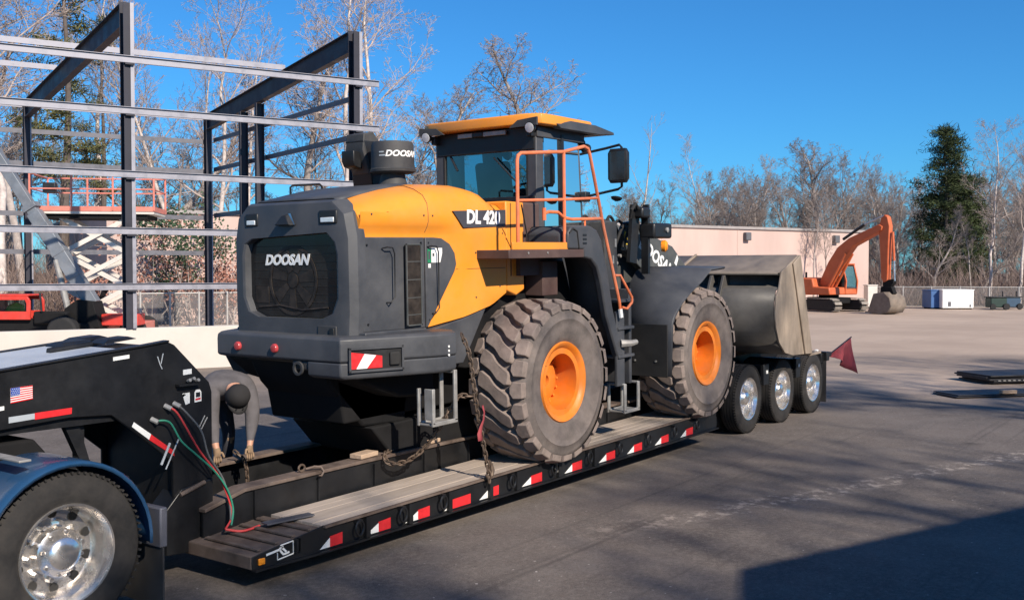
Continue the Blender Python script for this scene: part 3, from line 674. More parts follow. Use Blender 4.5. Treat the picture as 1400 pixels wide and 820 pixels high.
MB().add([(-2.555, -.115, 2.478), (-2.555, -.085, 2.478), (-2.545, -.02, 2.585), (-2.545, -.05, 2.585)], [(0,1,2,3)]).build('camera_glint', 'steel_bright', LD, smooth=0)
b = MB().bb(-2.545, -2.52, -.62, -.38, 1.43, 1.55); b.build('latch_plate', 'charcoal_rough', LD, bev=.006)
MB().bb(-2.56, -2.54, -.60, -.545, 1.455, 1.53).build('latch', 'black_plastic', LD, bev=.004)
for y, z in ((.70, 1.47), (.58, 1.47), (.68, 1.60), (.56, 1.58)): MB().cyl((-2.49, y, z), (-2.515, y, z), .012, n=8).build('bolt', 'black_plastic', LD)

# --- pre-cleaner and exhaust
PCx, PCy = -1.10, -.02
MB().lathe([(.05, 2.82), (.20, 2.83), (.14, 2.95), (.125, 3.03), (.21, 3.035), (.235, 3.05), (.24, 3.075), (.228, 3.085), (.225, 3.20), (.22, 3.33), (.205, 3.36), (.05, 3.37)], (PCx, PCy, 0), (0, 0, 1), 36).build('precleaner', 'charcoal_rough', LD, smooth=30)
def wrap(x, y, z):
    az = math.atan2(-.80, -.60) + .36 + x/.226; rr = .2265 + z
    return Vector((PCx + rr*math.cos(az), PCy + rr*math.sin(az), 3.225 + y))
text('maker_lettering', 'DOOSAN', .085, 'white_vinyl', LD, (0, 0, 0), SIDE, shear=.25, bold=.003, sx=1.1, rings=wrap)
for x0, x1, z0 in ((-.27, -.215, .012), (-.27, -.20, -.022)):
    MB().sheet([[tuple(wrap(x0 + (x1 - x0)*k/3.0, z0 + dz, .001)) for k in range(4)] for dz in (0, .014)]).build('faded_print', 'grey_vinyl', LD)
MB().loft([[(-.98 + dx*s*.85 + sh, .42 + dy*s, z) for dx, dy in ((-.17, -.14), (.17, -.14), (.17, .14), (-.17, .14))] for z, s, sh in ((2.83, 1.05, .05), (3.12, 1.0, 0), (3.40, .95, -.10))]).build('exhaust_stack', 'black_plastic', LD, bev=.01)
MB().prism([(-1.22, 3.30), (-1.20, 3.47), (-1.06, 3.50), (-.92, 3.36), (-.84, 3.2), (-.88, 3.0), (-1.12, 3.05)], 'y', .29, .55).build('exhaust_scoop', 'charcoal_rough', LD, bev=.01)
MB().prism([(-1.22, 3.28), (-1.31, 3.29), (-1.31, 3.18), (-1.28, 3.12), (-1.18, 3.10)], 'y', .34, .52).build('exhaust_bracket', 'black_plastic', LD, bev=.01)
MB().prism([(-2.05, .55), (-1.75, .22), (1.05, .22), (1.2, .6)], 'y', -.56, .56).build('belly_pan', 'frame_dark', LD, bev=.02)
MB().bb(-1.35, -.75, -.35, .35, 2.84, 2.905).build('precleaner_base', 'charcoal', LD, bev=.01)

# --- platform, rear fender, steps
MB().bb(-.88, .52, -1.35, -.78, 2.135, 2.225).build('platform', 'brown_band', LD, bev=.008)
MB().bb(-.80, .22, -1.335, -1.315, 2.225, 2.30).build('toe_board', 'orange', LD, bev=.004)
for x in (-.55, -.2): MB().cyl((x, -1.352, 2.19), (x, -1.357, 2.19), .012, n=8).build('bolt', 'light_step', LD)
leg = [(.20, 2.228), (.20, 2.40), (.27, 2.475), (.66, 2.485), (.80, 2.44), (.90, 2.33), (1.02, 2.0), (1.14, 1.55), (1.37, .98), (1.25, .96), (1.0, 1.45), (.88, 1.85), (.80, 2.02), (.68, 2.11), (.524, 2.135), (.524, 2.228)]
def poly_prism(pts, y0, y1, m, name, bev): return MB().prism(pts, 'y', y0, y1).build(name, m, LD, bev=bev)
poly_prism(leg, -1.348, -1.26, 'charcoal', 'fender_leg', .02)
outer = leg[3:9]
rows = [[(x, -1.30, z), (x, -.80, z)] for x, z in [(.30, 2.47)] + outer]
MB().sheet(rows).build('fender_front', 'charcoal', LD, smooth=60, thick=.02)
MB().prism([(.2, 2.226), (.2, 2.40), (.27, 2.47), (.66, 2.48), (.80, 2.43), (.88, 2.30), (.9, 2.226)], 'y', -1.255, -.80).build('battery_box', 'charcoal', LD, bev=.03, seg=3)
for z in (2.28, 2.325, 2.37): MB().bb(.50, .575, -1.353, -1.345, z, z + .022).build('vent_slot', 'black_plastic', LD)
MB().tube([(.22, -1.35, 2.40), (.30, -1.352, 2.45), (.38, -1.352, 2.42), (.42, -1.352, 2.23)], .009, 6).build('cable', 'black_rubber', LD)
MB().bb(-.2, .3, -1.0, -.80, 1.95, 2.13).build('fender_bracket', 'brown_band', LD)
MB().bb(.16, .46, -1.04, -.802, 1.72, 2.1).build('valve_box', 'brown_band', LD, bev=.01)
MB().bb(1.24, 1.42, -1.34, -1.30, .62, 1.5).build('ladder_post', 'charcoal', LD, bev=.01)
b = MB()
for y in (-1.36, -1.14):
    for x in (1.38, 1.70): b.bb(x - .025, x + .025, y - .012, y + .012, .31, .64)
    b.bb(1.355, 1.725, y - .012, y + .012, .29, .33)
b.bb(1.36, 1.72, -1.36, -1.14, .30, .318); b.bb(1.355, 1.40, -1.36, -1.14, .62, .645); b.bb(1.68, 1.725, -1.36, -1.14, .62, .645)
b.build('step', 'light_step', LD, bev=.006)
for z in (.95, 1.28, 1.6): MB().bb(1.25, 1.62, -1.36, -1.0, z, z + .035).build('step', 'charcoal', LD, bev=.006)
MB().bb(1.60, 1.66, -1.3, -.9, .62, 1.75).build('ladder_post', 'charcoal', LD, bev=.01)
b = MB().tube([(1.32, -1.34, 1.12), (1.42, -1.42, 1.12), (1.52, -1.44, 1.13)], [.05, .04, .03], 8); b.build('pin_latch', 'light_step', LD)
# handrails
RL = 'orange_rail'
MB().tube([(-.655, -1.3, 2.24), (-.655, -1.3, 3.12), (-.64, -1.3, 3.17), (-.59, -1.3, 3.2), (.2, -1.3, 3.27), (.62, -1.3, 3.36), (.70, -1.3, 3.34), (.74, -1.3, 3.28), (1.0, -1.32, 2.45), (1.23, -1.38, 1.62), (1.25, -1.38, 1.52)], .019, 8).build('handrail', RL, LD)
MB().tube([(.205, -1.3, 2.24), (.205, -1.3, 3.27)], .019, 8).build('handrail_post', RL, LD)
MB().tube([(-.655, -1.3, 2.72), (.205, -1.3, 2.76), (.88, -1.31, 2.80)], .016, 8).build('handrail_bar', RL, LD)
MB().tube([(-.18, -1.3, 2.60), (-.10, -1.3, 2.62), (.08, -1.3, 2.62), (.20, -1.3, 2.565), (.35, -1.3, 2.55), (.96, -1.31, 2.57)], .018, 8).build('handrail_bar', RL, LD)
MB().tube([(.62, -1.3, 2.56), (.62, -1.3, 2.46)], .012, 6).build('handrail_bar', RL, LD)
MB().tube([(-.18, -1.3, 2.53), (-.18, -1.3, 2.66)], .022, 8).build('gate_hinge', RL, LD)
MB().tube([(1.16, -1.37, 1.92), (1.22, -1.40, 1.92), (1.42, -1.44, 1.66), (1.42, -1.44, 1.60), (1.34, -1.42, 1.53), (1.27, -1.39, 1.55)], .016, 8).build('ladder_grab_rail', RL, LD)
MB().tube([(1.25, -1.38, 1.53), (1.262, -1.385, 1.43)], .026, 8).build('rail_foot', 'white_vinyl', LD)
MB().tube([(-.56, -1.28, 2.68), (-.36, -1.2, 2.40), (-.36, -1.2, 2.25)], .008, 6).build('cable', 'black_rubber', LD)

# --- cab
CB = group_part('cab', LD)
def cbox(name, x0, x1, y0, y1, z0, z1, m, bev=.01): return MB().bb(x0, x1, y0, y1, z0, z1).build(name, m, CB, bev=bev)
cbox('cab_base', .50, 1.62, -.74, .74, 1.7, 2.30, 'charcoal_rough', .02)
MB().bb(.10, .498, -.78, .78, 2.0, 2.75).build('cab_rear_base', 'brown_band', CB, bev=.02)
for s in (-1, 1):
    MB().loft([[(.50, s*.74, 2.28), (.66, s*.74, 2.28), (.66, s*.60, 2.28), (.50, s*.60, 2.28)], [(.50, s*.74, 3.60), (.64, s*.74, 3.60), (.64, s*.62, 3.60), (.50, s*.62, 3.60)]]).build('pillar', 'charcoal', CB, bev=.012)
    MB().loft([[(1.50, s*.73, 2.28), (1.60, s*.68, 2.28), (1.58, s*.62, 2.28), (1.50, s*.66, 2.28)], [(1.40, s*.73, 3.60), (1.49, s*.68, 3.60), (1.48, s*.62, 3.60), (1.40, s*.66, 3.60)]]).build('pillar', 'charcoal', CB, bev=.01)
    MB().beam((1.02, s*.745, 2.3), (1.0, s*.745, 3.56), .05, .05).build('door_pillar', 'black_plastic', CB)
    cbox('side_header', .5, 1.5, s*.74 - .02, s*.74 + .02, 3.50, 3.62, 'charcoal')
    cbox('door_sill', .5, 1.55, s*.74 - .015, s*.74 + .015, 2.24, 2.34, 'charcoal')
    MB().add([(.66, s*.738, 2.34), (1.0, s*.738, 2.34), (.98, s*.738, 3.5), (.655, s*.738, 3.5)], [(0, 1, 2, 3)]).build('side_window', 'glass', CB, smooth=0)
    MB().add([(1.04, s*.738, 2.34), (1.51, s*.72, 2.34), (1.42, s*.72, 3.5), (1.02, s*.738, 3.5)], [(0, 1, 2, 3)]).build('door_window', 'glass', CB, smooth=0)
cbox('rear_header', .49, .60, -.72, .72, 3.36, 3.62, 'black_plastic')  # window header, made deeper in black to stand for shade under the roof
cbox('door_frame', .75, .95, .70, .73, 2.35, 3.5, 'black_plastic')
cbox('front_console', 1.30, 1.50, -.2, .25, 2.33, 2.95, 'black_plastic', .04)
cbox('rear_shelf', .62, .74, -.6, .6, 2.33, 2.86, 'seat_fabric', .03)
cbox('rear_sill', .485, .60, -.73, .73, 2.62, 2.84, 'black_plastic')
MB().add([(.52, -.62, 2.82), (.52, .62, 2.82), (.52, .62, 3.5), (.52, -.62, 3.5)], [(0, 1, 2, 3)]).build('rear_window', 'glass_clear', CB, smooth=0)
b = MB()
for s in (-1, 1): b.beam((.512, s*.61, 2.8), (.512, s*.61, 3.5), .03, .02)
b.build('window_seal', 'black_rubber', CB)
MB().tube([(.50, -.52, 2.95), (.485, -.42, 3.05), (.485, -.15, 3.30)], .01, 6).build('wiper', 'black_plastic', CB)
MB().tube([(.515, .42, 3.18), (.515, .52, 3.35), (.515, .55, 3.40)], .012, 6).build('wiper', 'black_plastic', CB)
rows = [[(1.60 + .10*math.cos(a*1.2) - .1 - (z-2.28)*.08, .66*math.sin(a)/math.sin(1.0), z) for a in (-1, -.5, 0, .5, 1)] for z in (2.3, 2.9, 3.58)]
MB().sheet(rows).build('windscreen', 'glass', CB, smooth=60)
cbox('cab_ceiling', .5, 1.55, -.72, .72, 3.56, 3.61, 'black_plastic')
cbox('cab_floor', .6, 1.55, -.72, .72, 2.30, 2.33, 'black_rubber')
# seat, console, steering wheel
b = MB().box((.95, .02, 2.72), (.48, .5, .14)).box((.72, .02, 3.0), (.13, .48, .55), (0, -.15, 0)).box((.68, .02, 3.34), (.10, .27, .2), (0, -.1, 0)).bb(.8, 1.1, -.2, .24, 2.33, 2.66)
b.build('seat', 'seat_fabric', CB, bev=.05, seg=3)
cbox('armrest', .75, 1.2, -.42, -.30, 2.85, 2.95, 'seat_fabric', .03); cbox('armrest', .75, 1.2, .32, .42, 2.80, 2.90, 'seat_fabric', .03)
MB().cyl((1.45, .02, 2.33), (1.30, .02, 2.95), .05, n=10).build('steering_column', 'black_plastic', CB)
MB().tube([(1.30 + .16*math.cos(a)*.85, .02 + .19*math.sin(a), 2.98 + .16*math.cos(a)*.5) for a in (2*math.pi*k/24 for k in range(24))], .015, 6, closed=True).build('steering_wheel', 'black_plastic', CB)
cbox('monitor', 1.36, 1.40, -.62, -.40, 2.95, 3.12, 'black_plastic', .01)
cbox('side_console', .66, 1.3, .45, .70, 2.33, 2.86, 'black_plastic', .03)
cbox('manual_shelf', .70, .86, -.735, -.60, 2.36, 2.42, 'white_vinyl', .004)
# roof
plan = [(.36, -.72), (.36, .72), (.44, .86), (.70, .88), (1.50, .86), (1.62, .6), (1.62, -.6), (1.50, -.86), (.70, -.88), (.44, -.86)]
b = MB(); cx, cy = 1.03, 0
b.loft([[(cx + (x-cx)*k, y*k, z) for x, y in plan] for z, k in ((3.63, .985), (3.64, 1.0), (3.735, 1.0), (3.75, .985), (3.76, .90))])
b.build('roof', 'orange', CB, bev=.01, smooth=50)
b = MB()
for s in (-1, 1): b.prism([(.78, 3.605), (.70, 3.655), (.80, 3.66), (.88, 3.685), (1.0, 3.71), (1.55, 3.71), (1.97, 3.66), (1.98, 3.63), (1.62, 3.605)], 'y', s*.80, s*.895)
b.prism([(1.55, 3.60), (1.55, 3.712), (1.97, 3.662), (1.98, 3.632)], 'y', -.80, .80)
b.build('sun_visor', 'charcoal', CB, bev=.008)
for s in (-1, 1): MB().prism([(y, z) for y, z in ((s*.86, 3.61), (s*.86, 3.70), (s*.60, 3.68), (s*.48, 3.60))], 'x', .335, .365).build('lamp_notch', 'charcoal_rough', CB)
for s in (-1, 1):
    MB().lathe([(.03, 0), (.06, .015), (.065, .06)], (.40, s*.76, 3.60), (-1, 0, -.25), 16).build('roof_lamp', 'black_plastic', CB)
    MB().lathe([(.056, .061), (.056, .066), (.01, .07)], (.40, s*.76, 3.60), (-1, 0, -.25), 16).build('roof_lamp_lens', 'lamp_lens', CB)
    MB().bb(.40, .50, s*.70 - .03, s*.70 + .03, 3.5, 3.6).build('lamp_bracket', 'black_plastic', CB, bev=.01)
    MB().lathe([(.03, 0), (.07, .02), (.075, .06), (.06, .075)], (1.60, s*.6, 3.52), (1, 0, -.2), 16).build('roof_lamp', 'black_plastic', CB)
    for yy in (.44, .74): MB().lathe([(.03, 0), (.06, .02), (.065, .06), (.05, .075)], (1.52, s*yy, 3.45), (1, 0, -.2), 12).build('roof_lamp', 'black_plastic', CB)
MB().bb(.44, .47, -.35, .35, 3.55, 3.60).build('rear_rail', 'light_step', CB, bev=.005)
MB().box((.455, .05, 3.575), (.06, .16, .06)).build('rear_sensor', 'black_plastic', CB, bev=.012)
# mirror on its arms
MB().tube([(1.46, -.72, 3.37), (1.50, -1.05, 3.42), (1.50, -1.24, 3.45), (1.50, -1.27, 3.42), (1.50, -1.27, 2.96), (1.50, -1.22, 2.93), (1.52, -.74, 2.86)], .016, 8).build('mirror_arm', 'black_plastic', CB)
MB().loft([[(1.44 + dx, -1.26 + y*.13*k, 3.20 + z*.20*k) for y, z in ((-1, -.75), (-.75, -1), (.75, -1), (1, -.75), (1, .75), (.75, 1), (-.75, 1), (-1, .75))] for dx, k in ((-.03, .92), (-.02, 1), (.03, 1), (.07, .8))]).build('mirror_housing', 'black_plastic', CB, smooth=40)
MB().box((1.408, -1.26, 3.20), (.004, .20, .33)).build('mirror_glass', 'mirror', CB)
MB().lathe([(.02, 0), (.07, .01), (.06, .03), (.02, .05)], (1.50, -1.20, 2.84), (-.3, 0, -1), 14).build('convex_mirror', 'black_plastic', CB)
MB().bb(1.45, 1.56, -.80, -.72, 2.80, 2.92).build('mirror_mount', 'black_plastic', CB, bev=.01)

# --- front end
FX = [(2.44, .60), (2.44, 1.28), (2.46, 1.36), (2.66, 1.60), (2.92, 1.84), (3.05, 1.92), (3.25, 1.95), (3.80, 1.945)]
FO = [(2.49, .60), (2.54, 1.28), (2.60, 1.36), (2.80, 1.52), (3.06, 1.65), (3.38, 1.78), (3.66, 1.93), (4.10, 1.95)]
FI = [(2.49, .60), (2.52, 1.28), (2.54, 1.36), (2.60, 1.60), (2.67, 1.80), (2.83, 1.94), (3.20, 1.975), (3.95, 1.97)]
rows = [[(xo, -1.40, zo), (xo - .012, -1.385, zo + .012), ((xo + xi)/2, -1.06, (zo + zi)/2 + .006), (xi, -.72, zi)] for (xo, zo), (xi, zi) in zip(FO, FI)]
MB().sheet(rows).build('front_fender', 'charcoal', LD, smooth=45, thick=.03)
rows = [[(xo, 1.40, zo), (xo - .012, 1.385, zo + .012), ((xo + xi)/2, 1.06, (zo + zi)/2 + .006), (xi, .72, zi)] for (xo, zo), (xi, zi) in zip(FO, FI)]
MB().sheet(rows).build('front_fender', 'charcoal', LD, smooth=45, thick=.03)
MB().bb(2.455, 2.475, -1.36, -.74, .60, 1.27).build('mud_flap', 'black_rubber', LD, bev=.006)
for y in (-1.20, -.90): MB().cyl((2.456, y, .80), (2.445, y, .80), .014, n=8).build('bolt', 'light_step', LD)
arm = [(2.60, 2.42), (2.72, 2.58), (2.92, 2.60), (3.35, 2.42), (4.0, 2.26), (4.5, 1.92), (5.05, 1.15), (5.40, .78), (5.36, .58), (5.16, .55), (4.85, .72), (4.45, 1.25), (4.0, 1.60), (3.3, 1.85), (2.75, 2.15)]
for s in (-1, 1): MB().prism(arm, 'y', s*.60 - .05, s*.60 + .05).build('lift_arm', 'boom_grey', LD, bev=.012)
MB().cyl((4.35, -.6, 1.55), (4.35, .6, 1.55), .14, n=16).build('arm_cross_tube', 'boom_grey', LD)
text('maker_lettering', 'DOOSAN', .25, 'white_vinyl', LD, (3.52, -.6515, 2.10), ((.90, 0, -.42), (.42, 0, .90), (0, -1, 0)), shear=.2, bold=.008)
MB().prism([(4.05, 2.02), (4.14, 2.14), (4.17, 2.08), (4.11, 1.98)], 'y', -.654, -.649).build('arm_badge', 'white_vinyl', LD)
MB().prism([(2.62, 2.30), (2.64, 2.46), (2.70, 2.45), (2.72, 2.28)], 'y', -.655, -.650).build('warning_sticker', 'yellow_vinyl', LD)
MB().prism([(2.9, 2.40), (3.0, 2.60), (3.2, 2.65), (3.35, 2.5), (4.2, 1.95), (4.1, 1.75), (3.2, 2.2)], 'y', -.1, .1).build('tilt_lever', 'boom_grey', LD, bev=.01)
MB().cyl((2.5, 0, 2.25), (3.5, 0, 2.5), .10, n=16).build('tilt_cylinder', 'boom_grey', LD)
for s in (-1, 1):
    MB().cyl((2.35, s*.42, 1.1), (3.7, s*.42, 1.75), .09, n=14).build('lift_cylinder', 'boom_grey', LD)
    MB().cyl((3.7, s*.42, 1.75), (4.3, s*.5, 1.6), .05, n=12).build('cylinder_rod', 'steel_bright', LD)
MB().prism([(1.85, .9), (1.75, 1.6), (1.80, 2.55), (1.95, 2.60), (2.2, 2.58), (2.35, 2.1), (2.3, .9)], 'y', -.72, -.50).build('front_tower', 'boom_grey', LD, bev=.02)
MB().prism([(1.55, 2.30), (1.55, 2.56), (1.85, 2.56), (1.85, 1.0), (1.62, 1.0)], 'y', -1.0, -.78).build('hose_guard', 'charcoal_rough', LD, bev=.015)
random.seed(11)
for k in range(7):
    y = -.45 - .05*k; x0 = 2.0 + .12*k
    smooth_hose('hydraulic_hose', LD, [(x0 - .3, y, 2.25), (x0 - .18, y - .03, 2.52 + .04*math.sin(k)), (x0, y, 2.60 + .05*math.cos(k*2)), (x0 + .2, y + .02, 2.48), (x0 + .26, y, 2.15)], .020, 'black_rubber')
b = MB()
for k in range(7): b.cyl((2.3 + .09*k, -.7, 2.05 + .09*k), (2.3 + .09*k, -.74, 2.05 + .09*k), .022, n=8)
b.build('hose_fittings', 'light_step', LD)
for (x, z) in ((1.72, 2.05), (1.74, 1.85), (1.70, 1.65), (1.78, 2.25)): MB().bb(x, x + .03, -1.012, -1.0, z, z + .1).build('hose_clip', 'light_step', LD)
# front lamp cluster on its bracket
MB().beam((2.75, -.9, 1.9), (2.75, -.9, 2.80), .05, .10).build('lamp_post', 'black_plastic', LD)
MB().beam((2.45, -.86, 2.05), (2.55, -.86, 2.78), .05, .18).build('lamp_post', 'black_plastic', LD)
MB().bb(2.72, 3.22, -1.05, -.82, 2.36, 2.56).build('headlamp', 'black_plastic', LD, bev=.03)
MB().lathe([(.035, 0), (.035, .02), (.01, .03)], (3.05, -1.052, 2.47), (0, -1, 0), 12).build('headlamp_badge', 'light_step', LD)
MB().bb(2.5, 2.72, -1.0, -.8, 2.62, 2.76).build('lamp_bracket', 'black_plastic', LD, bev=.03)
MB().tube([(2.35, -.9, 2.62), (2.30, -.95, 2.72), (2.40, -.95, 2.80), (2.5, -.93, 2.74)], .022, 8).build('cable', 'black_rubber', LD)
MB().lathe([(.03, 0), (.075, .01), (.08, .06), (.05, .09)], (3.08, -.95, 2.26), (.4, -1, 0), 16).build('turn_lamp', 'amber_lens', LD)
MB().tube([(2.62, -.9, 2.75), (2.7, -.92, 2.84)], .012, 6).build('lamp_aerial', 'black_plastic', LD)
# --- bucket
BK = group_part('bucket', LD); WB = 1.6
prof = [(6.36, 2.10), (5.70, 1.86), (5.58, 1.835), (5.76, 1.82), (5.76, 1.66), (5.50, 1.60), (5.42, 1.42), (5.41, 1.20), (5.47, .98), (5.60, .80), (5.80, .67), (6.1, .60), (7.15, .53)]
b = MB().sheet([[(x, -WB + .02, z), (x, 0, z), (x, WB - .02, z)] for x, z in prof[2:]]); b.build('shell', 'bucket_back', BK, smooth=30, thick=.035)
MB().sheet([[(x, -WB + .02, z), (x, 0, z), (x, WB - .02, z)] for x, z in prof[:3]])  .build('spill_guard', 'bucket_guard', BK, smooth=20, thick=.03)
side = [(6.36, 2.11), (5.66, 1.87), (5.56, 1.62), (5.44, 1.50), (5.40, 1.25), (5.43, 1.05), (5.55, .82), (5.78, .64), (6.1, .575), (6.85, .54)]
for s in (-1, 1):
    MB().prism(side, 'y', s*WB - .015, s*WB + .015).build('side_plate', 'bucket_steel', BK, bev=.006)
    MB().prism([(6.06, 1.98), (6.36, 2.112), (6.88, .535), (6.58, .555)], 'y', s*(WB + .016), s*(WB + .045)).build('side_cutter', 'bucket_steel', BK, bev=.01)
MB().bb(6.85, 7.35, -WB - .02, WB + .02, .50, .535).build('cutting_edge', 'bucket_steel', BK, bev=.006)
for y in (-.72, -.52, .52, .72): MB().prism([(5.74, 1.82), (5.54, 1.81), (5.34, 1.44), (5.34, 1.36), (5.43, 1.36), (5.43, 1.44), (5.53, 1.60), (5.74, 1.67)], 'y', y - .02, y + .02).build('gusset', 'bucket_back', BK, bev=.004)
MB().prism([(6.37, 2.112), (5.68, 1.862), (5.68, 1.89), (6.37, 2.14)], 'y', .11, .15).build('guard_rib', 'bucket_steel', BK)
for y in (-.6, .6): MB().prism([(5.1, .5), (5.1, .85), (5.5, 1.3), (5.6, .7)], 'y', y - .1, y - .06).build('hinge_lug', 'bucket_back', BK)
# ------------------------------------------------------------------ lowboy trailer
TR = thing('lowboy_trailer', 'black lowboy trailer with wooden deck and red and white reflectors under the loader', 'trailer', (0, 0, 0))
def zt(x): return .42 + .0175*x
def zb(x): return .185 + .010*x
def slab(name, x0, x1, y0, y1, h, m, dz=0.0, bev=.004):     # a board lying on the deck line
    vs = [(x, y, zt(x) + dz - (0 if k else h)) for k in (0, 1) for x, y in ((x0, y0), (x1, y0), (x1, y1), (x0, y1))]
    return MB().add(vs, [(0,3,2,1),(4,5,6,7),(0,1,5,4),(1,2,6,5),(2,3,7,6),(3,0,4,7)]).build(name, m, TR, bev=bev)
random.seed(5)
for s in (-1, 1):
    for k in range(5):
        y0 = s*(.635 + k*.127); y1 = s*(.635 + k*.127 + .124)
        cut = random.uniform(-.4, 1.2); dz = random.uniform(-.004, .004)
        slab('plank', -3.36, cut - .002, min(y0, y1), max(y0, y1), .045, 'deck_wood', dz, .002); slab('plank', cut + .002, 3.95, min(y0, y1), max(y0, y1), .045, 'deck_wood', dz + random.uniform(-.003, .003))
    # side channel
    yo = s*1.275; yi = s*1.315
    b = MB(); pts = [(-4.10, .165), (-4.10, .275), (-3.38, zt(-3.38) + .006), (4.05, zt(4.05) + .006), (4.05, zb(4.05)), (-3.38, zb(-3.38))]
    b.prism(pts, 'y', min(yo, yo + s*.012), max(yo, yo + s*.012))
    b.build('side_rail', 'black_paint', TR, bev=.004)
    MB().prism([(-4.10, .165), (-4.10, .18), (-3.38, zb(-3.38) + .016), (4.05, zb(4.05) + .016), (4.05, zb(4.05)), (-3.38, zb(-3.38))], 'y', min(yo + s*.012, yo + s*.055), max(yo + s*.012, yo + s*.055)).build('rail_flange', 'black_paint', TR)
    MB().prism([(-3.38, zt(-3.38) + .008), (4.05, zt(4.05) + .008), (4.05, zt(4.05) - .012), (-3.38, zt(-3.38) - .012)], 'y', min(yo + s*.012, yo + s*.04), max(yo + s*.012, yo + s*.04)).build('rail_flange', 'rusty_steel', TR)
    # main beam
    ya, yb = s*.42, s*.60
    b = MB(); b.prism([(-4.0, .52), (-3.6, .62), (-2.2, .645), (4.3, .70), (4.3, .67), (-2.2, .615), (-3.6, .59), (-4.0, .49)], 'y', min(ya, yb), max(ya, yb)); b.build('beam_flange', 'rusty_steel', TR, bev=.004)
    b = MB().prism([(-4.0, .49), (-3.6, .589), (-2.2, .614), (4.3, .669), (4.3, .2), (-4.0, .17)], 'y', min(s*.55, s*.575), max(s*.55, s*.575)); b.build('main_beam', 'black_paint', TR)
    for k in range(11): x = -3.5 + k*.72; MB().bb(x, x + .012, min(s*.575, s*.60), max(s*.575, s*.60), zt(x) - .03, .585).build('stiffener', 'black_paint', TR)
    # ramped nose
    MB().prism([(-4.10, .17), (-4.10, .275), (-3.38, zt(-3.38) - .01), (-3.38, .2)], 'y', min(s*.40, s*1.273), max(s*.40, s*1.273)).build('nose_ramp', 'rusty_steel', TR, bev=.01)
    for k in range(4):
        x = -4.02 + k*.17; MB().prism([(x, .285 + (x + 4.1)*.105), (x + .035, .289 + (x + 4.1)*.105), (x + .035, .302 + (x + 4.1)*.105), (x, .298 + (x + 4.1)*.105)], 'y', min(s*.62, s*1.25), max(s*.62, s*1.25)).build('grip_bar', 'rusty_steel', TR)
for x in [-3.2 + .8*k for k in range(10)]: MB().bb(x, x + .1, -1.27, 1.27, .21 + .008*x, .33 + .012*x).build('crossmember', 'black_paint', TR)
MB().box((-3.42, -.92, .378), (.44, .10, .012), (0, -.02, -.2)).build('loose_plate', 'galv_dark', TR)
# D-rings, reflectors
def dring(x, s=-1):
    z = (zt(x) + zb(x))/2 + .02; y = s*1.345
    pts = [(x + .045*math.cos(a), y, z + .062*math.sin(a)) for a in (2*math.pi*k/14 for k in range(14))]
    MB().tube(pts, .011, 6, closed=True).build('lashing_ring', 'black_paint', TR)
    MB().bb(x - .02, x + .02, min(s*1.286, s*1.35), max(s*1.286, s*1.35), z + .045, z + .075).build('ring_lug', 'black_paint', TR)
for x in (-3.02, -2.48, -1.93, -.85, -.1, .62, 1.3, 2.0, 2.7, 3.35): dring(x)
for x in (-3.66, -3.70): MB().bb(x, x + .02, -1.33, -1.287, .23, .33).build('stake_pocket', 'black_paint', TR)
for x in (-2.92, -2.38, -1.83, -1.2, -.75, 0.02, .75): MB().bb(x, x + .05, -1.325, -1.287, zb(x) + .02, zt(x) - .02).build('stake_pocket', 'black_paint', TR)
def refl(x, w0, w1):
    z0 = zb(x) + .03; z1 = z0 + .085; y = -1.289
    MB().prism([(x, z0), (x + w0, z0), (x + w0, z1 - .01)], 'y', y - .003, y).build('white_reflector', 'white_vinyl', TR)
    MB().prism([(x + w0, z0), (x + w0 + w1, z0 + .002), (x + w0 + w1, z1 + .01), (x + w0, z1)], 'y', y - .004, y).build('red_reflector', 'red_vinyl', TR)
for x, a, c in ((-3.42, .11, .14), (-2.90, .16, .15), (-2.40, .17, .16), (-1.86, .12, .27), (-1.33, .14, .17), (-.62, .16, .2), (.18, .15, .2), (.9, .16, .2), (1.55, .16, .2), (2.25, .16, .2), (2.95, .16, .2)): refl(x, a, c)
MB().lathe([(.05, 0), (.05, .012), (.03, .014), (.03, 0)], (.02, -1.30, .31), (0, -1, 0), 18, closed=True).build('tie_ring', 'light_step', TR)
MB().box((-4.02, -1.295, .225), (.06, .02, .05)).build('marker_lamp', 'amber_lens', TR, bev=.006)
# maker's plate on the rail: a line bracket mark in a rounded square
b = MB()
for (x0, z0, x1, z1) in ((-3.86, .20, -3.70, .215), (-3.70, .215, -3.70, .315), (-3.70, .315, -3.83, .305), (-3.86, .20, -3.86, .255)): b.beam((x0, -1.2895, z0), (x1, -1.2895, z1), .004, .009)
for (x0, z0, x1, z1) in ((-3.97, .262, -3.84, .275), (-3.84, .275, -3.80, .23), (-3.80, .23, -3.74, .236), (-3.82, .29, -3.77, .245), (-3.84, .28, -3.80, .29)): b.beam((x0, -1.2895, z0), (x1, -1.2895, z1), .004, .016)
b.build('maker_mark', 'white_vinyl', TR)
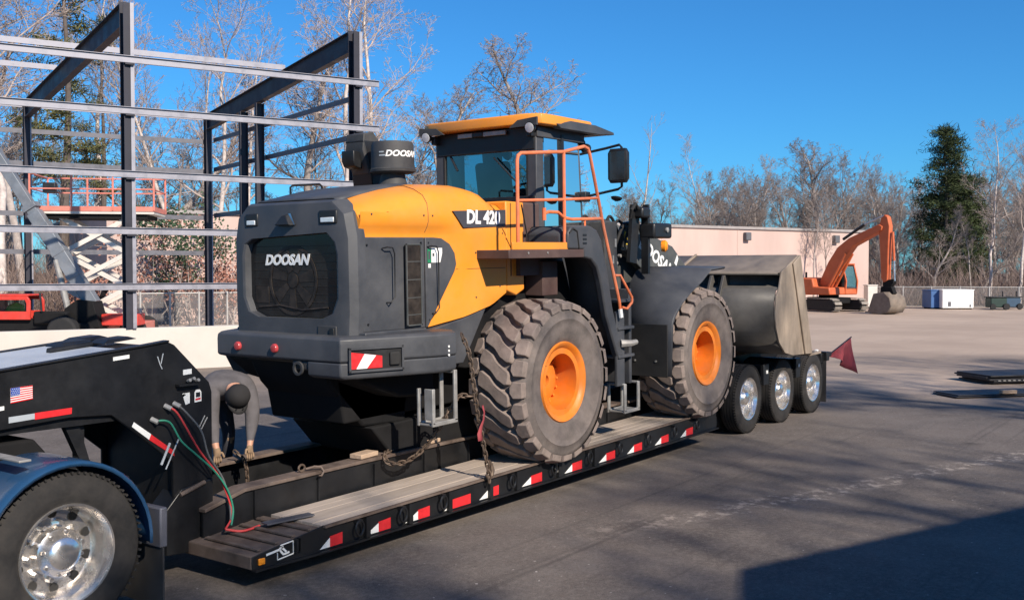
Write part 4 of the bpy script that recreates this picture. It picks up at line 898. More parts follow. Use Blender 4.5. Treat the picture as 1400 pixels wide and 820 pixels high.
# rear bogie frame and wheels
for s in (-1, 1):
    MB().prism([(3.9, .22), (3.9, .69), (4.5, .80), (4.75, 1.03), (8.7, 1.03), (8.7, .78), (5.0, .74), (4.6, .5), (4.3, .22)], 'y', min(s*.30, s*.56), max(s*.30, s*.56)).build('bogie_frame', 'black_paint', TR, bev=.01)
MB().bb(4.8, 8.72, -.60, .60, 1.032, 1.055).build('bogie_deck', 'black_paint', TR)
for x in (4.55, 5.92, 7.28, 8.55): MB().bb(x - .06, x + .06, -1.22, 1.22, .80, .97).build('cross_arm', 'black_paint', TR, bev=.01)
for x in (5.92, 7.28):
    MB().bb(x - .10, x + .10, -1.26, -1.20, .66, .98).build('hanger_bracket', 'black_paint', TR, bev=.008)
    MB().box((x, -1.268, .86), (.06, .016, .05)).build('clearance_lamp', 'white_vinyl', TR, bev=.004)
MB().bb(8.60, 8.74, -1.28, 1.28, .84, 1.0).build('rear_bumper', 'black_paint', TR, bev=.01)
for y in (-1.15, -.95, 1.05): MB().box((8.75, y, .92), (.03, .12, .08)).build('rear_lamp', 'red_lens', TR, bev=.008)
MB().box((8.3, -1.2, 1.03), (.07, .05, .05)).build('clearance_lamp', 'white_vinyl', TR, bev=.006)
MB().bb(8.62, 8.95, -1.25, -1.18, .90, .98).build('rear_hook', 'black_paint', TR, bev=.01)
for s in (-1, 1): MB().bb(8.60, 8.615, min(s*.62, s*1.27), max(s*.62, s*1.27), .12, .86).build('mud_flap', 'flap_rubber', TR)
def truck_wheel(parent, name='wheel', rad=.51, hub=False):
    """dual wheel; outer face towards -y at y=0"""
    w = group_part(name, parent); h = rad
    def tyre(y0, wdt):
        pr = [(h*.58, y0 + .03), (h*.64, y0 + .008), (h*.74, y0 - .004), (h*.86, y0), (h*.95, y0 + .012), (h*.985, y0 + .03), (h, y0 + .045)]
        for g in range(4):
            y = y0 + .045 + (wdt - .09)*(g + .5)/4.0
            pr += [(h, y - .02), (h - .012, y - .018), (h - .012, y - .010), (h, y - .008)]
        pr += [(h, y0 + wdt - .045), (h*.985, y0 + wdt - .03), (h*.95, y0 + wdt - .012), (h*.86, y0 + wdt), (h*.64, y0 + wdt - .008), (h*.58, y0 + wdt - .03)]
        MB().lathe(pr, (0, 0, 0), (0, 1, 0), 56, closed=True).build('tyre', 'truck_tyre', w, smooth=30)
    tyre(0.0, .275); tyre(.33, .275)
    notch = MB()
    for k in range(72):
        a = 2*math.pi*k/72; notch.box((h*.988*math.cos(a), .022, h*.988*math.sin(a)), (.016, .035, .012), Matrix.Rotation(-a, 3, 'Y'))
    notch.build('shoulder_lugs', 'truck_tyre', w)['kind'] = 'stuff'
    r = h*.60
    MB().lathe([(r, .035), (r*1.035, .012), (r*1.02, 0.0), (r*.985, .004), (r*.955, .03), (r*.93, .05), (r*.90, .09), (r*.885, .17), (r*.83, .195), (r*.66, .205), (r*.50, .19), (r*.47, .17), (.02, .17), (.02, .26), (r, .26)], (0, 0, 0), (0, 1, 0), 56, closed=True).build('rim', 'chrome', w, smooth=40)
    for k in range(10):
        a = 2*math.pi*k/10 + .2; c = Vector((r*.77*math.cos(a), .196, r*.77*math.sin(a)))
        MB().lathe([(.031, .004), (.031, -.005), (.026, -.005), (.0, -.004)], c, (0, 1, 0), 14).build('hand_hole', 'black_rubber', w)
    for k in range(10):
        a = 2*math.pi*k/10; c = Vector((r*.585*math.cos(a), .20, r*.585*math.sin(a)))
        MB().cyl(c, c + Vector((0, -.05, 0)), .02, .017, n=6).build('wheel_nut', 'chrome', w)
    MB().lathe([(r*.50, .19), (r*.49, .11), (r*.40, .085), (r*.36, .05), (r*.30, .03), (r*.14, .018), (.01, .016)], (0, 0, 0), (0, 1, 0), 32).build('hub_cover', 'chrome', w, smooth=35)
    for k in range(8):
        a = 2*math.pi*k/8 + .3; c = Vector((r*.43*math.cos(a), .10, r*.43*math.sin(a)))
        MB().cyl(c, c + Vector((0, -.03, 0)), .012, n=6).build('hub_bolt', 'chrome', w)
    return w
tw = truck_wheel(TR); tw.location = (5.242, -1.27, .515); tw.rotation_euler = (0, .3, 0)
for x, s in ((6.597, -1), (7.97, -1), (5.242, 1), (6.597, 1), (7.97, 1)):
    c = copy_tree(tw, TR); c.location = (x, s*1.27, .515); c.rotation_euler = (0, x*1.7, 0 if s < 0 else math.pi)
for x in (5.242, 6.597, 7.97): MB().cyl((x, -1.0, .515), (x, 1.0, .515), .07, n=12).build('axle', 'black_paint', TR)

# gooseneck
GP = [(-7.2, 1.60), (-5.58, 1.738), (-4.47, 1.842), (-4.256, 1.866), (-4.20, 1.84), (-3.875, 1.52), (-3.85, 1.44), (-3.85, .30), (-4.22, .26), (-4.22, .92), (-4.58, 1.22), (-4.75, 1.35), (-5.08, 1.37), (-7.2, 1.25)]
for s in (-1, 1):
    MB().prism(GP, 'y', min(s*.47, s*.50), max(s*.47, s*.50)).build('neck_plate', 'black_paint', TR, bev=.006)
    MB().prism([(-7.2, 1.60), (-5.58, 1.738), (-4.47, 1.842), (-4.256, 1.866), (-4.256, 1.88), (-4.47, 1.856), (-5.58, 1.752), (-7.2, 1.614)], 'y', min(s*.44, s*.515), max(s*.44, s*.515)).build('neck_flange', 'black_paint', TR, bev=.003)
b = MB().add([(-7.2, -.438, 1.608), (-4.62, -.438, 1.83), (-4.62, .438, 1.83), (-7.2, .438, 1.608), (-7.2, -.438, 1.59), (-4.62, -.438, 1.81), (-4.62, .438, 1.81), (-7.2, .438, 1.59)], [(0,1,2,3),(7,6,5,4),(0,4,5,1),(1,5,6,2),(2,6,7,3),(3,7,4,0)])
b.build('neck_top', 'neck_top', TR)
MB().prism([(-4.60, 1.55), (-4.60, 1.80), (-4.256, 1.83), (-3.88, 1.48), (-3.88, .4), (-4.18, .4), (-4.18, 1.2)], 'y', -.46, .46).build('neck_core', 'black_paint', TR)
MB().bb(-7.2, -4.7, -.46, .46, 1.30, 1.40).build('neck_belly', 'black_paint', TR)
for k, (x0, x1, y, z) in enumerate(((-4.75, -4.45, .30, 1.85), (-4.5, -4.2, .1, 1.87), (-4.55, -4.25, .42, 1.87))):
    MB().loft([[(x0, y - .12, z - .03), (x1, y - .12, z), (x1, y + .12, z), (x0, y + .12, z - .03)], [(x0 + .06, y - .08, z + .005), (x1 - .06, y - .08, z + .02), (x1 - .06, y + .08, z + .02), (x0 + .06, y + .08, z + .005)]]).build('neck_fitting', 'black_paint', TR, bev=.01)
MB().cyl((-4.95, 0, 1.81), (-4.6, 0, 1.845), .03, n=12).build('neck_fitting', 'black_paint', TR)
for s in (-1, 1):
    MB().prism([(-4.30, .20), (-4.30, .56), (-4.16, .70), (-3.86, .74), (-3.86, .17)], 'y', min(s*.30, s*.52), max(s*.30, s*.52)).build('neck_foot', 'black_paint', TR, bev=.008)
MB().bb(-4.97, -4.91, -.40, -.34, .62, 1.36).build('neck_post', 'black_paint', TR)
MB().prism([(-5.10, 1.36), (-4.98, 1.36), (-4.88, 1.02), (-4.94, 1.0)], 'y', -.42, -.36).build('neck_brace', 'black_paint', TR)
b = MB().cyl((-4.18, -.53, .66), (-3.95, -.53, .725), .018, n=10); b.build('lock_pin', 'rusty_steel', TR)
MB().cyl((-4.30, -.515, .88), (-4.18, -.515, 1.10), .006, n=8).build('latch_rod', 'grey_vinyl', TR)
MB().cyl((-4.34, -.515, .92), (-4.26, -.515, 1.08), .010, n=8).build('latch_rod', 'grey_vinyl', TR)
# decals on the neck plate
YN = -.5025
def npatch(name, pts, m, o=0.0): return MB().prism(pts, 'y', YN - .002 - o, YN - o).build(name, m, TR)
fl = [(-5.51, 1.518), (-5.355, 1.534), (-5.355, 1.628), (-5.51, 1.622)]
flag = npatch('flag_decal', fl, 'white_vinyl')
for k in range(7):
    f0, f1 = (2*k)/13.0, (2*k + 1)/13.0
    l0 = Vector(fl[0]).lerp(Vector(fl[3]), f0); l1 = Vector(fl[0]).lerp(Vector(fl[3]), f1); r0 = Vector(fl[1]).lerp(Vector(fl[2]), f0); r1 = Vector(fl[1]).lerp(Vector(fl[2]), f1)
    npatch('flag_stripe', [tuple(l0), tuple(r0), tuple(r1), tuple(l1)], 'red_vinyl', .0022)
m0, m1 = Vector(fl[3]), Vector(fl[3]).lerp(Vector(fl[2]), .42)
npatch('flag_canton', [(fl[0][0], 1.567), (m1.x, 1.572), tuple(m1), tuple(m0)], 'blue_vinyl', .0044)
b = MB()
for r_ in range(4):
    for c_ in range(5): b.box((-5.503 + c_*.0125 + (r_ % 2)*.006, YN - .0068, 1.577 + r_*.0125), (.004, .001, .004))
b.build('flag_stars', 'white_vinyl', TR)
npatch('reflective_tape', [(-5.525, 1.385), (-5.342, 1.393), (-5.342, 1.432), (-5.525, 1.426)], 'grey_vinyl')
npatch('reflective_tape', [(-5.341, 1.388), (-5.068, 1.398), (-5.065, 1.442), (-5.341, 1.434)], 'red_vinyl')
npatch('reflective_tape', [(-4.585, 1.245), (-4.567, 1.278), (-4.42, 1.168), (-4.438, 1.128)], 'white_vinyl')
npatch('reflective_tape', [(-4.438, 1.127), (-4.42, 1.167), (-4.22, 1.015), (-4.212, .968)], 'red_vinyl')
npatch('warning_label', [(-4.735, 1.752), (-4.60, 1.763), (-4.60, 1.79), (-4.735, 1.78)], 'white_vinyl')
npatch('warning_label', [(-4.125, 1.597), (-4.045, 1.602), (-4.045, 1.642), (-4.125, 1.638)], 'white_vinyl')
npatch('warning_label', [(-4.105, 1.36), (-4.065, 1.37), (-4.065, 1.455), (-4.135, 1.452)], 'white_vinyl')
npatch('warning_label', [(-4.02, 1.37), (-3.955, 1.375), (-3.955, 1.45), (-3.97, 1.47), (-4.005, 1.47), (-4.02, 1.45)], 'white_vinyl')
npatch('warning_label', [(-4.012, 1.385), (-3.963, 1.39), (-3.963, 1.405), (-4.012, 1.40)], 'red_vinyl', .0022)
npatch('warning_label', [(-4.008, 1.41), (-3.967, 1.413), (-3.967, 1.45), (-4.008, 1.447)], 'black_plastic', .0022)
npatch('warning_label', [(-5.60, 1.475), (-5.555, 1.478), (-5.555, 1.505), (-5.60, 1.502)], 'white_vinyl')
npatch('lettering_strip', [(-4.19, 1.40), (-4.17, 1.40), (-4.10, 1.44), (-4.12, 1.45)], 'black_plastic')
for (x0, z0, x1, z1) in ((-3.985, 1.16, -3.925, 1.255), (-3.96, 1.15, -3.90, 1.24)): MB().cyl((x0, YN - .004, z0), (x1, YN - .004, z1), .005, n=6).build('scuffed_rod', 'light_step', TR)
for (x0, z0, x1, z1) in ((-4.36, 1.76, -4.34, 1.70), (-4.31, 1.78, -4.33, 1.70), (-4.34, 1.70, -4.32, 1.66)): npatch('paint_scratch', [(x0, z0), (x0 + .008, z0), (x1 + .008, z1), (x1, z1)], 'grey_vinyl')
MB().bb(-4.2, -4.0, -.56, -.503, 1.515, 1.53).build('valve_shelf', 'black_paint', TR)
for x, z in ((-4.10, 1.55), (-4.06, 1.56), (-4.02, 1.545)): MB().cyl((x, -.53, z), (x, -.56, z + .01), .014, n=8).build('valve_knob', 'light_step', TR)
# hydraulic and air hoses
def hose(pts, r, m): return smooth_hose('hose', TR, pts, r, m)
hose([(-4.28, -.54, 1.36), (-4.22, -.57, 1.30), (-4.05, -.60, 1.00), (-3.90, -.62, .80), (-3.82, -.64, .62), (-3.80, -.68, .45), (-3.9, -.72, .36)], .008, 'hose_red')
hose([(-4.20, -.54, 1.37), (-4.14, -.57, 1.30), (-4.03, -.60, 1.15), (-3.97, -.61, .95), (-3.85, -.63, .75), (-3.80, -.65, .55), (-3.83, -.70, .42)], .008, 'hose_grey')
hose([(-4.40, -.54, 1.27), (-4.30, -.57, 1.25), (-4.22, -.60, 1.10), (-4.10, -.62, .98), (-3.93, -.63, .82), (-3.83, -.66, .66), (-3.79, -.68, .5), (-3.84, -.72, .38)], .008, 'hose_green')
hose([(-3.9, -.72, .36), (-3.78, -.78, .33), (-3.62, -.80, .345)], .010, 'hose_red')
for x, z in ((-4.28, 1.36), (-4.20, 1.37), (-4.40, 1.27)): MB().cyl((x - .02, -.505, z + .015), (x + .012, -.55, z - .012), .02, n=10).build('hose_coupling', 'light_step', TR)

# ------------------------------------------------------------------ red warning flag on a pole at the trailer's rear corner
t = thing('warning_flag', 'small faded red warning flag on a thin pole behind the trailer wheels', 'flag', (8.95, -1.22, .95))
MB().cyl((-.05, 0, -.02), (.98, -.06, .24), .012, n=8).build('pole', 'black_plastic', t)
rows = []
for i in range(9):
    u = i/8.0; x = .05 + .93*u; top = Vector((x, -.06*u, .0 + .24*u)); drop = .06 + .62*u**1.15
    rows.append([(x + .03*math.sin(v*3 + u*4)*v + .10*u*v, -.06*u + .07*math.sin(u*9 + v*2)*(.3 + v), top.z - drop*v) for v in (0, .25, .5, .75, 1)])
MB().sheet(rows).build('cloth', 'red_flag', t, smooth=60, thick=.004)

# ------------------------------------------------------------------ tractor unit (only its rear end is in view)
TK = thing('truck_tractor', 'rear of a blue truck tractor with chrome wheel under the gooseneck', 'truck', (0, 0, 0))
WX, WZ = -5.52, .60
k1 = truck_wheel(TK, rad=.53); k1.location = (WX, -1.22, WZ); k1.rotation_euler = (0, .5, 0)
for x, s in ((WX - 1.35, -1), (WX, 1), (WX - 1.35, 1)):
    c = copy_tree(k1, TK); c.location = (x, s*1.22, WZ); c.rotation_euler = (0, 1.0, 0 if s < 0 else math.pi)
for x in (WX, WX - 1.35): MB().cyl((x, -1.0, WZ), (x, 1.0, WZ), .09, n=12).build('axle', 'black_paint', TK)
for s in (-1, 1):
    MB().bb(-11.0, -4.9, min(s*.38, s*.46), max(s*.38, s*.46), .78, 1.04).build('chassis_rail', 'black_paint', TK, bev=.006)
    for x in (WX, WX - 1.35):
        rows = []
        for i in range(25):
            a = R(-4 + 190*i/24.0) if x == WX else R(-4 + 184*i/24.0)
            for_r = .60
            rows.append([(x + (for_r - d)*math.cos(a), s*y, WZ + (for_r - d)*math.sin(a)) for y, d in ((1.25, .03), (1.255, .012), (1.24, .002), (1.15, 0), (.72, 0), (.68, .015))])
        MB().sheet(rows).build('fender', 'fender_blue', TK, smooth=60, thick=.008)
    MB().bb(-4.86, -4.80, min(s*.62, s*1.24), max(s*.62, s*1.24), .50, .78).build('flap_bracket', 'galv_dark', TK, bev=.012)
    MB().bb(-4.845, -4.83, min(s*.62, s*1.24), max(s*.62, s*1.24), .08, .50).build('mud_flap', 'flap_rubber', TK)
    MB().cyl((-4.86, s*.95, .49), (-4.80, s*.95, .49), .02, n=8).build('flap_pin', 'black_paint', TK)
MB().bb(-4.98, -4.90, -.95, .95, .80, .98).build('rear_crossmember', 'black_paint', TK, bev=.01)
MB().prism([(-6.9, 1.05), (-5.5, 1.05), (-5.2, 1.12), (-5.3, 1.24), (-6.6, 1.24)], 'y', -.42, .42).build('fifth_wheel', 'frame_dark', TK, bev=.02)
MB().bb(-9.5, -7.55, -.6, .6, 1.05, 1.09).build('deck_plate', 'light_step', TK)
b = MB().bb(-6.35, -6.2, -1.245, -1.2, 1.14, 1.18); b.build('fender_clip', 'light_step', TK, bev=.004)
MB().bb(-5.83, -5.75, -1.2, -.8, 1.235, 1.25).build('fender_clip', 'light_step', TK, bev=.004)

# ------------------------------------------------------------------ tie-down chains
def chain(name, label, pts, link=.062, wire=.0085, m='chain_rust'):
    P = [Vector(p) for p in pts]; path = []
    for i in range(len(P) - 1):
        p0, p1, p2, p3 = P[max(i-1, 0)], P[i], P[i+1], P[min(i+2, len(P)-1)]
        for k in range(24):
            t_ = k/24.0; path.append(.5*((2*p1) + (p2-p0)*t_ + (2*p0 - 5*p1 + 4*p2 - p3)*t_*t_ + (3*p1 - p0 - 3*p2 + p3)*t_**3))
    path.append(P[-1])
    b = MB(); acc = 0; nxt = 0; kk = 0
    for a, c in zip(path, path[1:]):
        L = (c-a).length
        while nxt <= acc + L:
            p = a.lerp(c, (nxt - acc)/L if L else 0); d = (c-a).normalized()
            u = d.orthogonal().normalized(); w_ = d.cross(u); ang = .6 + (math.pi/2)*(kk % 2)
            sd = u*math.cos(ang) + w_*math.sin(ang)
            ln, hw = link*.62, link*.30
            loop = [p + d*(ln*math.cos(t)*(1 if abs(math.cos(t)) > .3 else 1)) + sd*(hw*math.copysign(min(1, abs(math.sin(t))*1.25), math.sin(t))) for t in (2*math.pi*j/12 for j in range(12))]
            b.tube(loop, wire, 5, closed=True)
            nxt += link*.82; kk += 1
        acc += L
    return tag(b.build(name, m, smooth=60), label, 'chain')
chain('tie_down_chain', 'rusty chain pulled tight from bumper corner to trailer side rail', [(-1.50, -1.22, 1.79), (-1.46, -1.27, 1.62), (-1.40, -1.28, 1.30), (-1.36, -1.30, 1.0), (-1.31, -1.33, .72), (-1.27, -1.355, .47), (-1.26, -1.36, .36)])
chain('tie_down_chain', 'slack rusty chain looping from the bumper down onto the trailer beam', [(-1.46, -1.265, 1.22), (-1.54, -1.20, 1.22), (-1.60, -1.15, 1.1), (-1.65, -1.05, .92), (-1.72, -.92, .72), (-1.85, -.80, .60), (-1.95, -.68, .59), (-1.92, -.60, .655), (-1.80, -.55, .668), (-1.6, -.50, .675), (-1.42, -.52, .68)])
chain('tie_down_chain', "short chain hanging under the bent worker's gloved hand", [(-2.92, .36, .72), (-2.88, .30, .66), (-2.86, .28, .55), (-2.86, .27, .40)], .05, .007)
random.seed(8)
t = thing('ribbon_marker', 'narrow red cloth ribbon tied to the tight chain beside the rear tyre', 'ribbon', (-1.35, -1.325, .95))
rows = [[(.0 + .02*v*math.sin(u*5) - .055*v, -.03 - .02*math.sin(u*6), .18 - .34*u) for v in (0, .5, 1.0*min(1, .3 + u))] for u in (0, .2, .4, .6, .8, 1.0)]
MB().sheet(rows).build('cloth', 'red_flag', t, smooth=60, thick=.003)
t = thing('chain_hook', 'worn steel grab hook joining the tight chain to the side rail', 'hook', (-1.26, -1.345, .50))
MB().tube([(0, 0, .08), (.03, -.01, .04), (.05, -.01, -.02), (.03, -.01, -.07), (-.02, -.01, -.08), (-.05, -.01, -.05)], [.018, .022, .026, .024, .018, .012], 8).build('hook_body', 'chain_rust', t)
t = thing('chain_hook', 'curved steel hook and shackle lying on the near trailer beam', 'hook', (-2.78, -.55, .655)); t.scale = (.72, .72, .72)
MB().tube([(-.10, .05, 0), (0, 0, .02), (.06, -.05, .01), (.06, -.10, -.04), (.0, -.12, -.08), (-.04, -.12, -.07)], [.013, .016, .016, .015, .012, .008], 8).build('hook_body', 'rusty_steel', t)
MB().tube([(-.16 + .05*math.cos(a), .06, .02 + .04*math.sin(a)) for a in (2*math.pi*k/10 for k in range(10))], .014, 6, closed=True).build('shackle', 'chain_rust', t)
for x, y, l_, lab in ((-2.1, -.5, .26, 'short flat timber block on the near trailer beam'), (-1.15, -.5, .22, 'timber block nearest the rear tyre on the trailer beam')):
    o = MB().box((0, 0, .022), (l_, .14, .044)).build('timber_block', 'timber', bev=.006); o.location = (x, y, .652 + (x + 2)*.008); o.rotation_euler = (0, -R(.6), .1); tag(o, lab, 'timber block')
# ------------------------------------------------------------------ the worker bent over the chains
def skin_body(name, pts, edges, mats_fn, parent, sub=2):
    """pts: name -> (co, rx, ry); a skeleton of edges grown into one surface"""
    names = list(pts); idx = {n: i for i, n in enumerate(names)}
    me = bpy.data.meshes.new(name); me.from_pydata([pts[n][0] for n in names], [(idx[a], idx[b]) for a, b in edges], [])
    o = bpy.data.objects.new(name, me); COL.objects.link(o)
    md = o.modifiers.new('skin', 'SKIN'); md.use_smooth_shade = True
    for i, n in enumerate(names):
        sv = me.skin_vertices[0].data[i]; sv.radius = (pts[n][1], pts[n][2] if len(pts[n]) > 2 else pts[n][1]); sv.use_root = (i == 0)
    ss = o.modifiers.new('sub', 'SUBSURF'); ss.levels = sub; ss.render_levels = sub
    dg = bpy.context.evaluated_depsgraph_get(); nm = bpy.data.meshes.new_from_object(o.evaluated_get(dg))
    bpy.data.objects.remove(o); nm.name = name
    nm.materials.clear(); slots = mats_fn(None)
    for s in slots: nm.materials.append(MATS[s])
    for p in nm.polygons: p.use_smooth = True; p.material_index = mats_fn(p.center)
    r = bpy.data.objects.new(name, nm); COL.objects.link(r); r.parent = parent
    return r
def worker():
    # local frame: faces -Y, x to his left... feet on the far deck at z=0
    t = thing('person', 'worker in grey long-sleeved shirt and black cap bending over chains behind the gooseneck', 'person', (-2.74, .93, .372), (0, 0, R(-20)))
    V = {}
    V['pelvis'] = ((0, .02, .86), .15, .12)
    V['waist'] = ((0, -.16, .93), .15, .15)
    V['chest'] = ((0, -.38, .97), .215, .18)
    V['upper'] = ((0, -.50, .96), .175, .14)
    V['neck'] = ((0, -.62, .965), .06, .06)
    V['head0'] = ((0, -.69, .91), .085, .09)
    V['head1'] = ((0, -.77, .835), .082, .09)
    E = [('pelvis', 'waist'), ('waist', 'chest'), ('chest', 'upper'), ('upper', 'neck'), ('neck', 'head0'), ('head0', 'head1')]
    for s, n in ((-1, 'r'), (1, 'l')):
        V[n + 'hip'] = ((s*.10, .03, .80), .10, .10); V[n + 'knee'] = ((s*.13, -.10, .45), .068); V[n + 'ankle'] = ((s*.14, .03, .09), .05); V[n + 'toe'] = ((s*.16, -.14, .045), .042)
        E += [('pelvis', n + 'hip'), (n + 'hip', n + 'knee'), (n + 'knee', n + 'ankle'), (n + 'ankle', n + 'toe')]
        V[n + 'sh'] = ((s*.18, -.52, .94), .10, .10)
        el = (s*.20, -.58, .68) if s < 0 else (s*.185, -.61, .70)
        wr = (s*.20, -.70, .45) if s < 0 else (s*.12, -.72, .46)
        V[n + 'el'] = (el, .074); V[n + 'fa'] = (tuple(el[i]*.6 + wr[i]*.4 for i in range(3)), .066); V[n + 'wr'] = (wr, .033)
        E += [('upper', n + 'sh'), (n + 'sh', n + 'el'), (n + 'el', n + 'fa'), (n + 'fa', n + 'wr')]
        pm = (wr[0] - s*.01, wr[1] - .02, wr[2] - .075); V[n + 'pm'] = (pm, .040, .024); E.append((n + 'wr', n + 'pm'))
        for k, (dx, ln) in enumerate(((-.030, .07), (-.010, .085), (.010, .08), (.030, .062))):
            b0 = (pm[0] + dx, pm[1] - .004, pm[2] - .035); b1 = (b0[0], b0[1] - .012, b0[2] - ln*.45); b2 = (b0[0], b0[1] + .018, b0[2] - ln*.8)
            V[n + 'f%da' % k] = (b0, .0105); V[n + 'f%db' % k] = (b1, .0095); V[n + 'f%dc' % k] = (b2, .0085)
            E += [(n + 'pm', n + 'f%da' % k), (n + 'f%da' % k, n + 'f%db' % k), (n + 'f%db' % k, n + 'f%dc' % k)]
        th0 = (pm[0] - s*.042, pm[1] - .015, pm[2] + .01); th1 = (th0[0] - s*.012, th0[1] - .02, th0[2] - .045)
        V[n + 'ta'] = (th0, .012); V[n + 'tb'] = (th1, .010); E += [(n + 'pm', n + 'ta'), (n + 'ta', n + 'tb')]
    def m(c):
        if c is None: return ['shirt_grey', 'trouser_dark', 'skin', 'glove', 'black_rubber']
        if c.y < -.645 and c.z > .72 and abs(c.x) < .105: return 2
        if c.z < .10: return 4
        if c.y > -.13 and c.z < .93 and c.y > -.4: return 1
        if c.z < .43: return 3
        if c.z < .475 and c.y < -.45: return 2
        if c.y > -.3 and c.z < .80: return 1
        return 0
    skin_body('body', V, E, m, t)
    # face details, mostly hidden by the cap
    MB().lathe([(.002, 0), (.014, .01), (.012, .03), (.004, .038)], (0, -.75, .775), (0, -.35, -.94), 10).build('nose', 'skin', t)
    for s in (-1, 1):
        MB().lathe([(.004, 0), (.022, .006), (.026, .014), (.015, .02)], (s*.083, -.715, .85), (s, .1, 0), 12).build('ear', 'skin', t)
        MB().lathe([(.002, 0), (.010, .004), (.004, .010)], (s*.032, -.79, .785), (0, -.5, -.85), 8).build('eye', 'black_plastic', t)
    MB().bb(-.022, .022, -.735, -.725, .758, .764).build('mouth', 'leaf_rust', t)
    # cap: crown and brim, pointing where the head points (down and forward)
    ax = Vector((0, -.80, -.05)).normalized(); ax = Vector((0, -.72, .40)).normalized()
    c0 = Vector((0, -.745, .895))
    MB().lathe([(.108, -.05), (.112, -.01), (.108, .035), (.090, .075), (.058, .100), (.022, .112), (.008, .118), (.001, .119)], c0, ax, 24).build('cap', 'cap_black', t, smooth=60)
    dn = Vector((0, -.42, -.90)).normalized(); rows = []
    for i in range(3):
        u = i/2.0; rows.append([tuple(c0 + ax*(-.03 - .02*u*abs(math.sin(a))) + (Vector((1, 0, 0))*math.sin(a)*(.105) + dn*(.095*math.cos(a)*(1 + .75*u)))) for a in [R(-70 + 14*k) for k in range(11)]])
    MB().sheet(rows).build('cap_brim', 'cap_black', t, smooth=60, thick=.006)
worker()

# ------------------------------------------------------------------ scissor lift behind the wall
SL = thing('scissor_lift', 'raised red and white scissor lift standing inside the steel frame', 'scissor lift', at(138, 30.6, .30), (0, 0, YAW - R(90) + R(8)))
LW = 1.72
def rail(name, a, c, r=.03): return MB().cyl(a, c, r, n=6).build(name, 'lift_red', SL)
MB().bb(-LW, LW, -.85, .85, 3.76, 3.86).build('platform_deck', 'lift_white', SL, bev=.01)
MB().bb(-LW, LW, -.87, -.852, 3.84, 3.98).build('toe_board', 'lift_red', SL); MB().bb(-LW, LW, .852, .87, 3.84, 3.98).build('toe_board', 'lift_red', SL)
MB().bb(-LW - .02, -LW, -.87, .87, 3.84, 3.98).build('toe_board', 'lift_red', SL); MB().bb(LW, LW + .02, -.87, .87, 3.84, 3.98).build('toe_board', 'lift_red', SL)
for y in (-.86, .86):
    for x in (-LW, -LW/3, LW/3, LW): rail('rail_post', (x, y, 3.86), (x, y, 4.92))
    for z in (4.48, 4.92): rail('guard_rail', (-LW, y, z), (LW, y, z), .024)
for x in (-LW, LW):
    for z in (4.48, 4.92): rail('guard_rail', (x, -.86, z), (x, .86, z), .024)
MB().box((-1.2, -.7, 4.51), (.35, .25, .3)).build('control_box', 'black_plastic', SL, bev=.02)
MB().bb(-1.5, 1.5, -.75, .75, 3.64, 3.76).build('platform_frame', 'frame_dark', SL)
zs = [.62, 1.62, 2.63, 3.64]
for k in range(3):
    for y, sg in ((-.62, 1), (.56, 1), (-.54, -1), (.64, -1)):
        a = -.92*sg; MB().beam((a*1.0, y, zs[k]), (-a*1.0, y, zs[k+1]), .05, .13).build('scissor_arm', 'lift_white', SL)
    for x in (-.92, .92): MB().cyl((x, -.68, zs[k+1]), (x, .68, zs[k+1]), .05, n=8).build('scissor_pin', 'lift_white', SL)
MB().cyl((-.3, 0, .8), (.35, 0, 1.9), .07, n=10).build('lift_cylinder', 'frame_dark', SL)
MB().bb(-1.4, 1.4, -.75, .75, .25, .60).build('chassis', 'lift_red', SL, bev=.02)
for x in (-1.1, 1.1):
    for y in (-.85, .85): MB().lathe([(.12, -.13), (.34, -.13), (.37, -.1), (.37, .1), (.34, .13), (.12, .13)], (x, y, .37), (0, 1, 0), 24).build('wheel', 'black_rubber', SL)

# ------------------------------------------------------------------ red telehandler with its boom up, operator inside
TH = thing('telehandler', 'red telehandler with long grey boom raised to the left behind the wall', 'telehandler', at(50, 28.6, .30), (0, 0, YAW - R(90)))
# local: x to the right in view, y away, z up
MB().prism([(-3.4, .35), (-3.4, .75), (-.2, .75), (1.35, .62), (1.5, .4), (1.2, .3), (-3.2, .3)], 'y', .1, 1.3).build('chassis', 'frame_dark', TH, bev=.03)
MB().bb(1.55, 2.6, .6, 1.2, .55, .88).build('tool_box', 'tele_red', TH, bev=.03)
for x in (-2.6, .75):
    for y in (0, 1.4): MB().lathe([(.2, -.2), (.36, -.2), (.42, -.14), (.42, .14), (.36, .2), (.2, .2)], (x, y, .42), (0, 1, 0), 28).build('wheel', 'black_rubber', TH)
b = MB().ringprism([(-1.35, .75), (-.17, .75), (-.17, 1.28), (-.25, 1.42), (-1.35, 1.42)], [(-1.22, .98), (-.27, .98), (-.27, 1.2), (-.31, 1.30), (-1.22, 1.30)], 'y', -.05, .03); b.build('cab_frame', 'tele_red', TH, bev=.015)
b = MB().ringprism([(-1.35, .75), (-.17, .75), (-.17, 1.28), (-.25, 1.42), (-1.35, 1.42)], [(-1.22, .98), (-.27, .98), (-.27, 1.2), (-.31, 1.30), (-1.22, 1.30)], 'y', .80, .88); b.build('cab_frame', 'tele_red', TH, bev=.015)
MB().bb(-1.36, -.2, -.06, .89, 1.405, 1.46).build('cab_roof', 'tele_red', TH, bev=.02)
MB().bb(-1.34, -1.26, 0.03, .80, .75, 1.4).build('cab_wall', 'tele_red', TH)
MB().add([(-1.22, -.01, .98), (-.27, -.01, .98), (-.27, -.01, 1.29), (-1.22, -.01, 1.29)], [(0, 1, 2, 3)]).build('cab_window', 'glass_clear', TH, smooth=0)
bd = Vector((-.535, 0, .845)).normalized()
b0 = Vector((1.28, .75, 1.16))
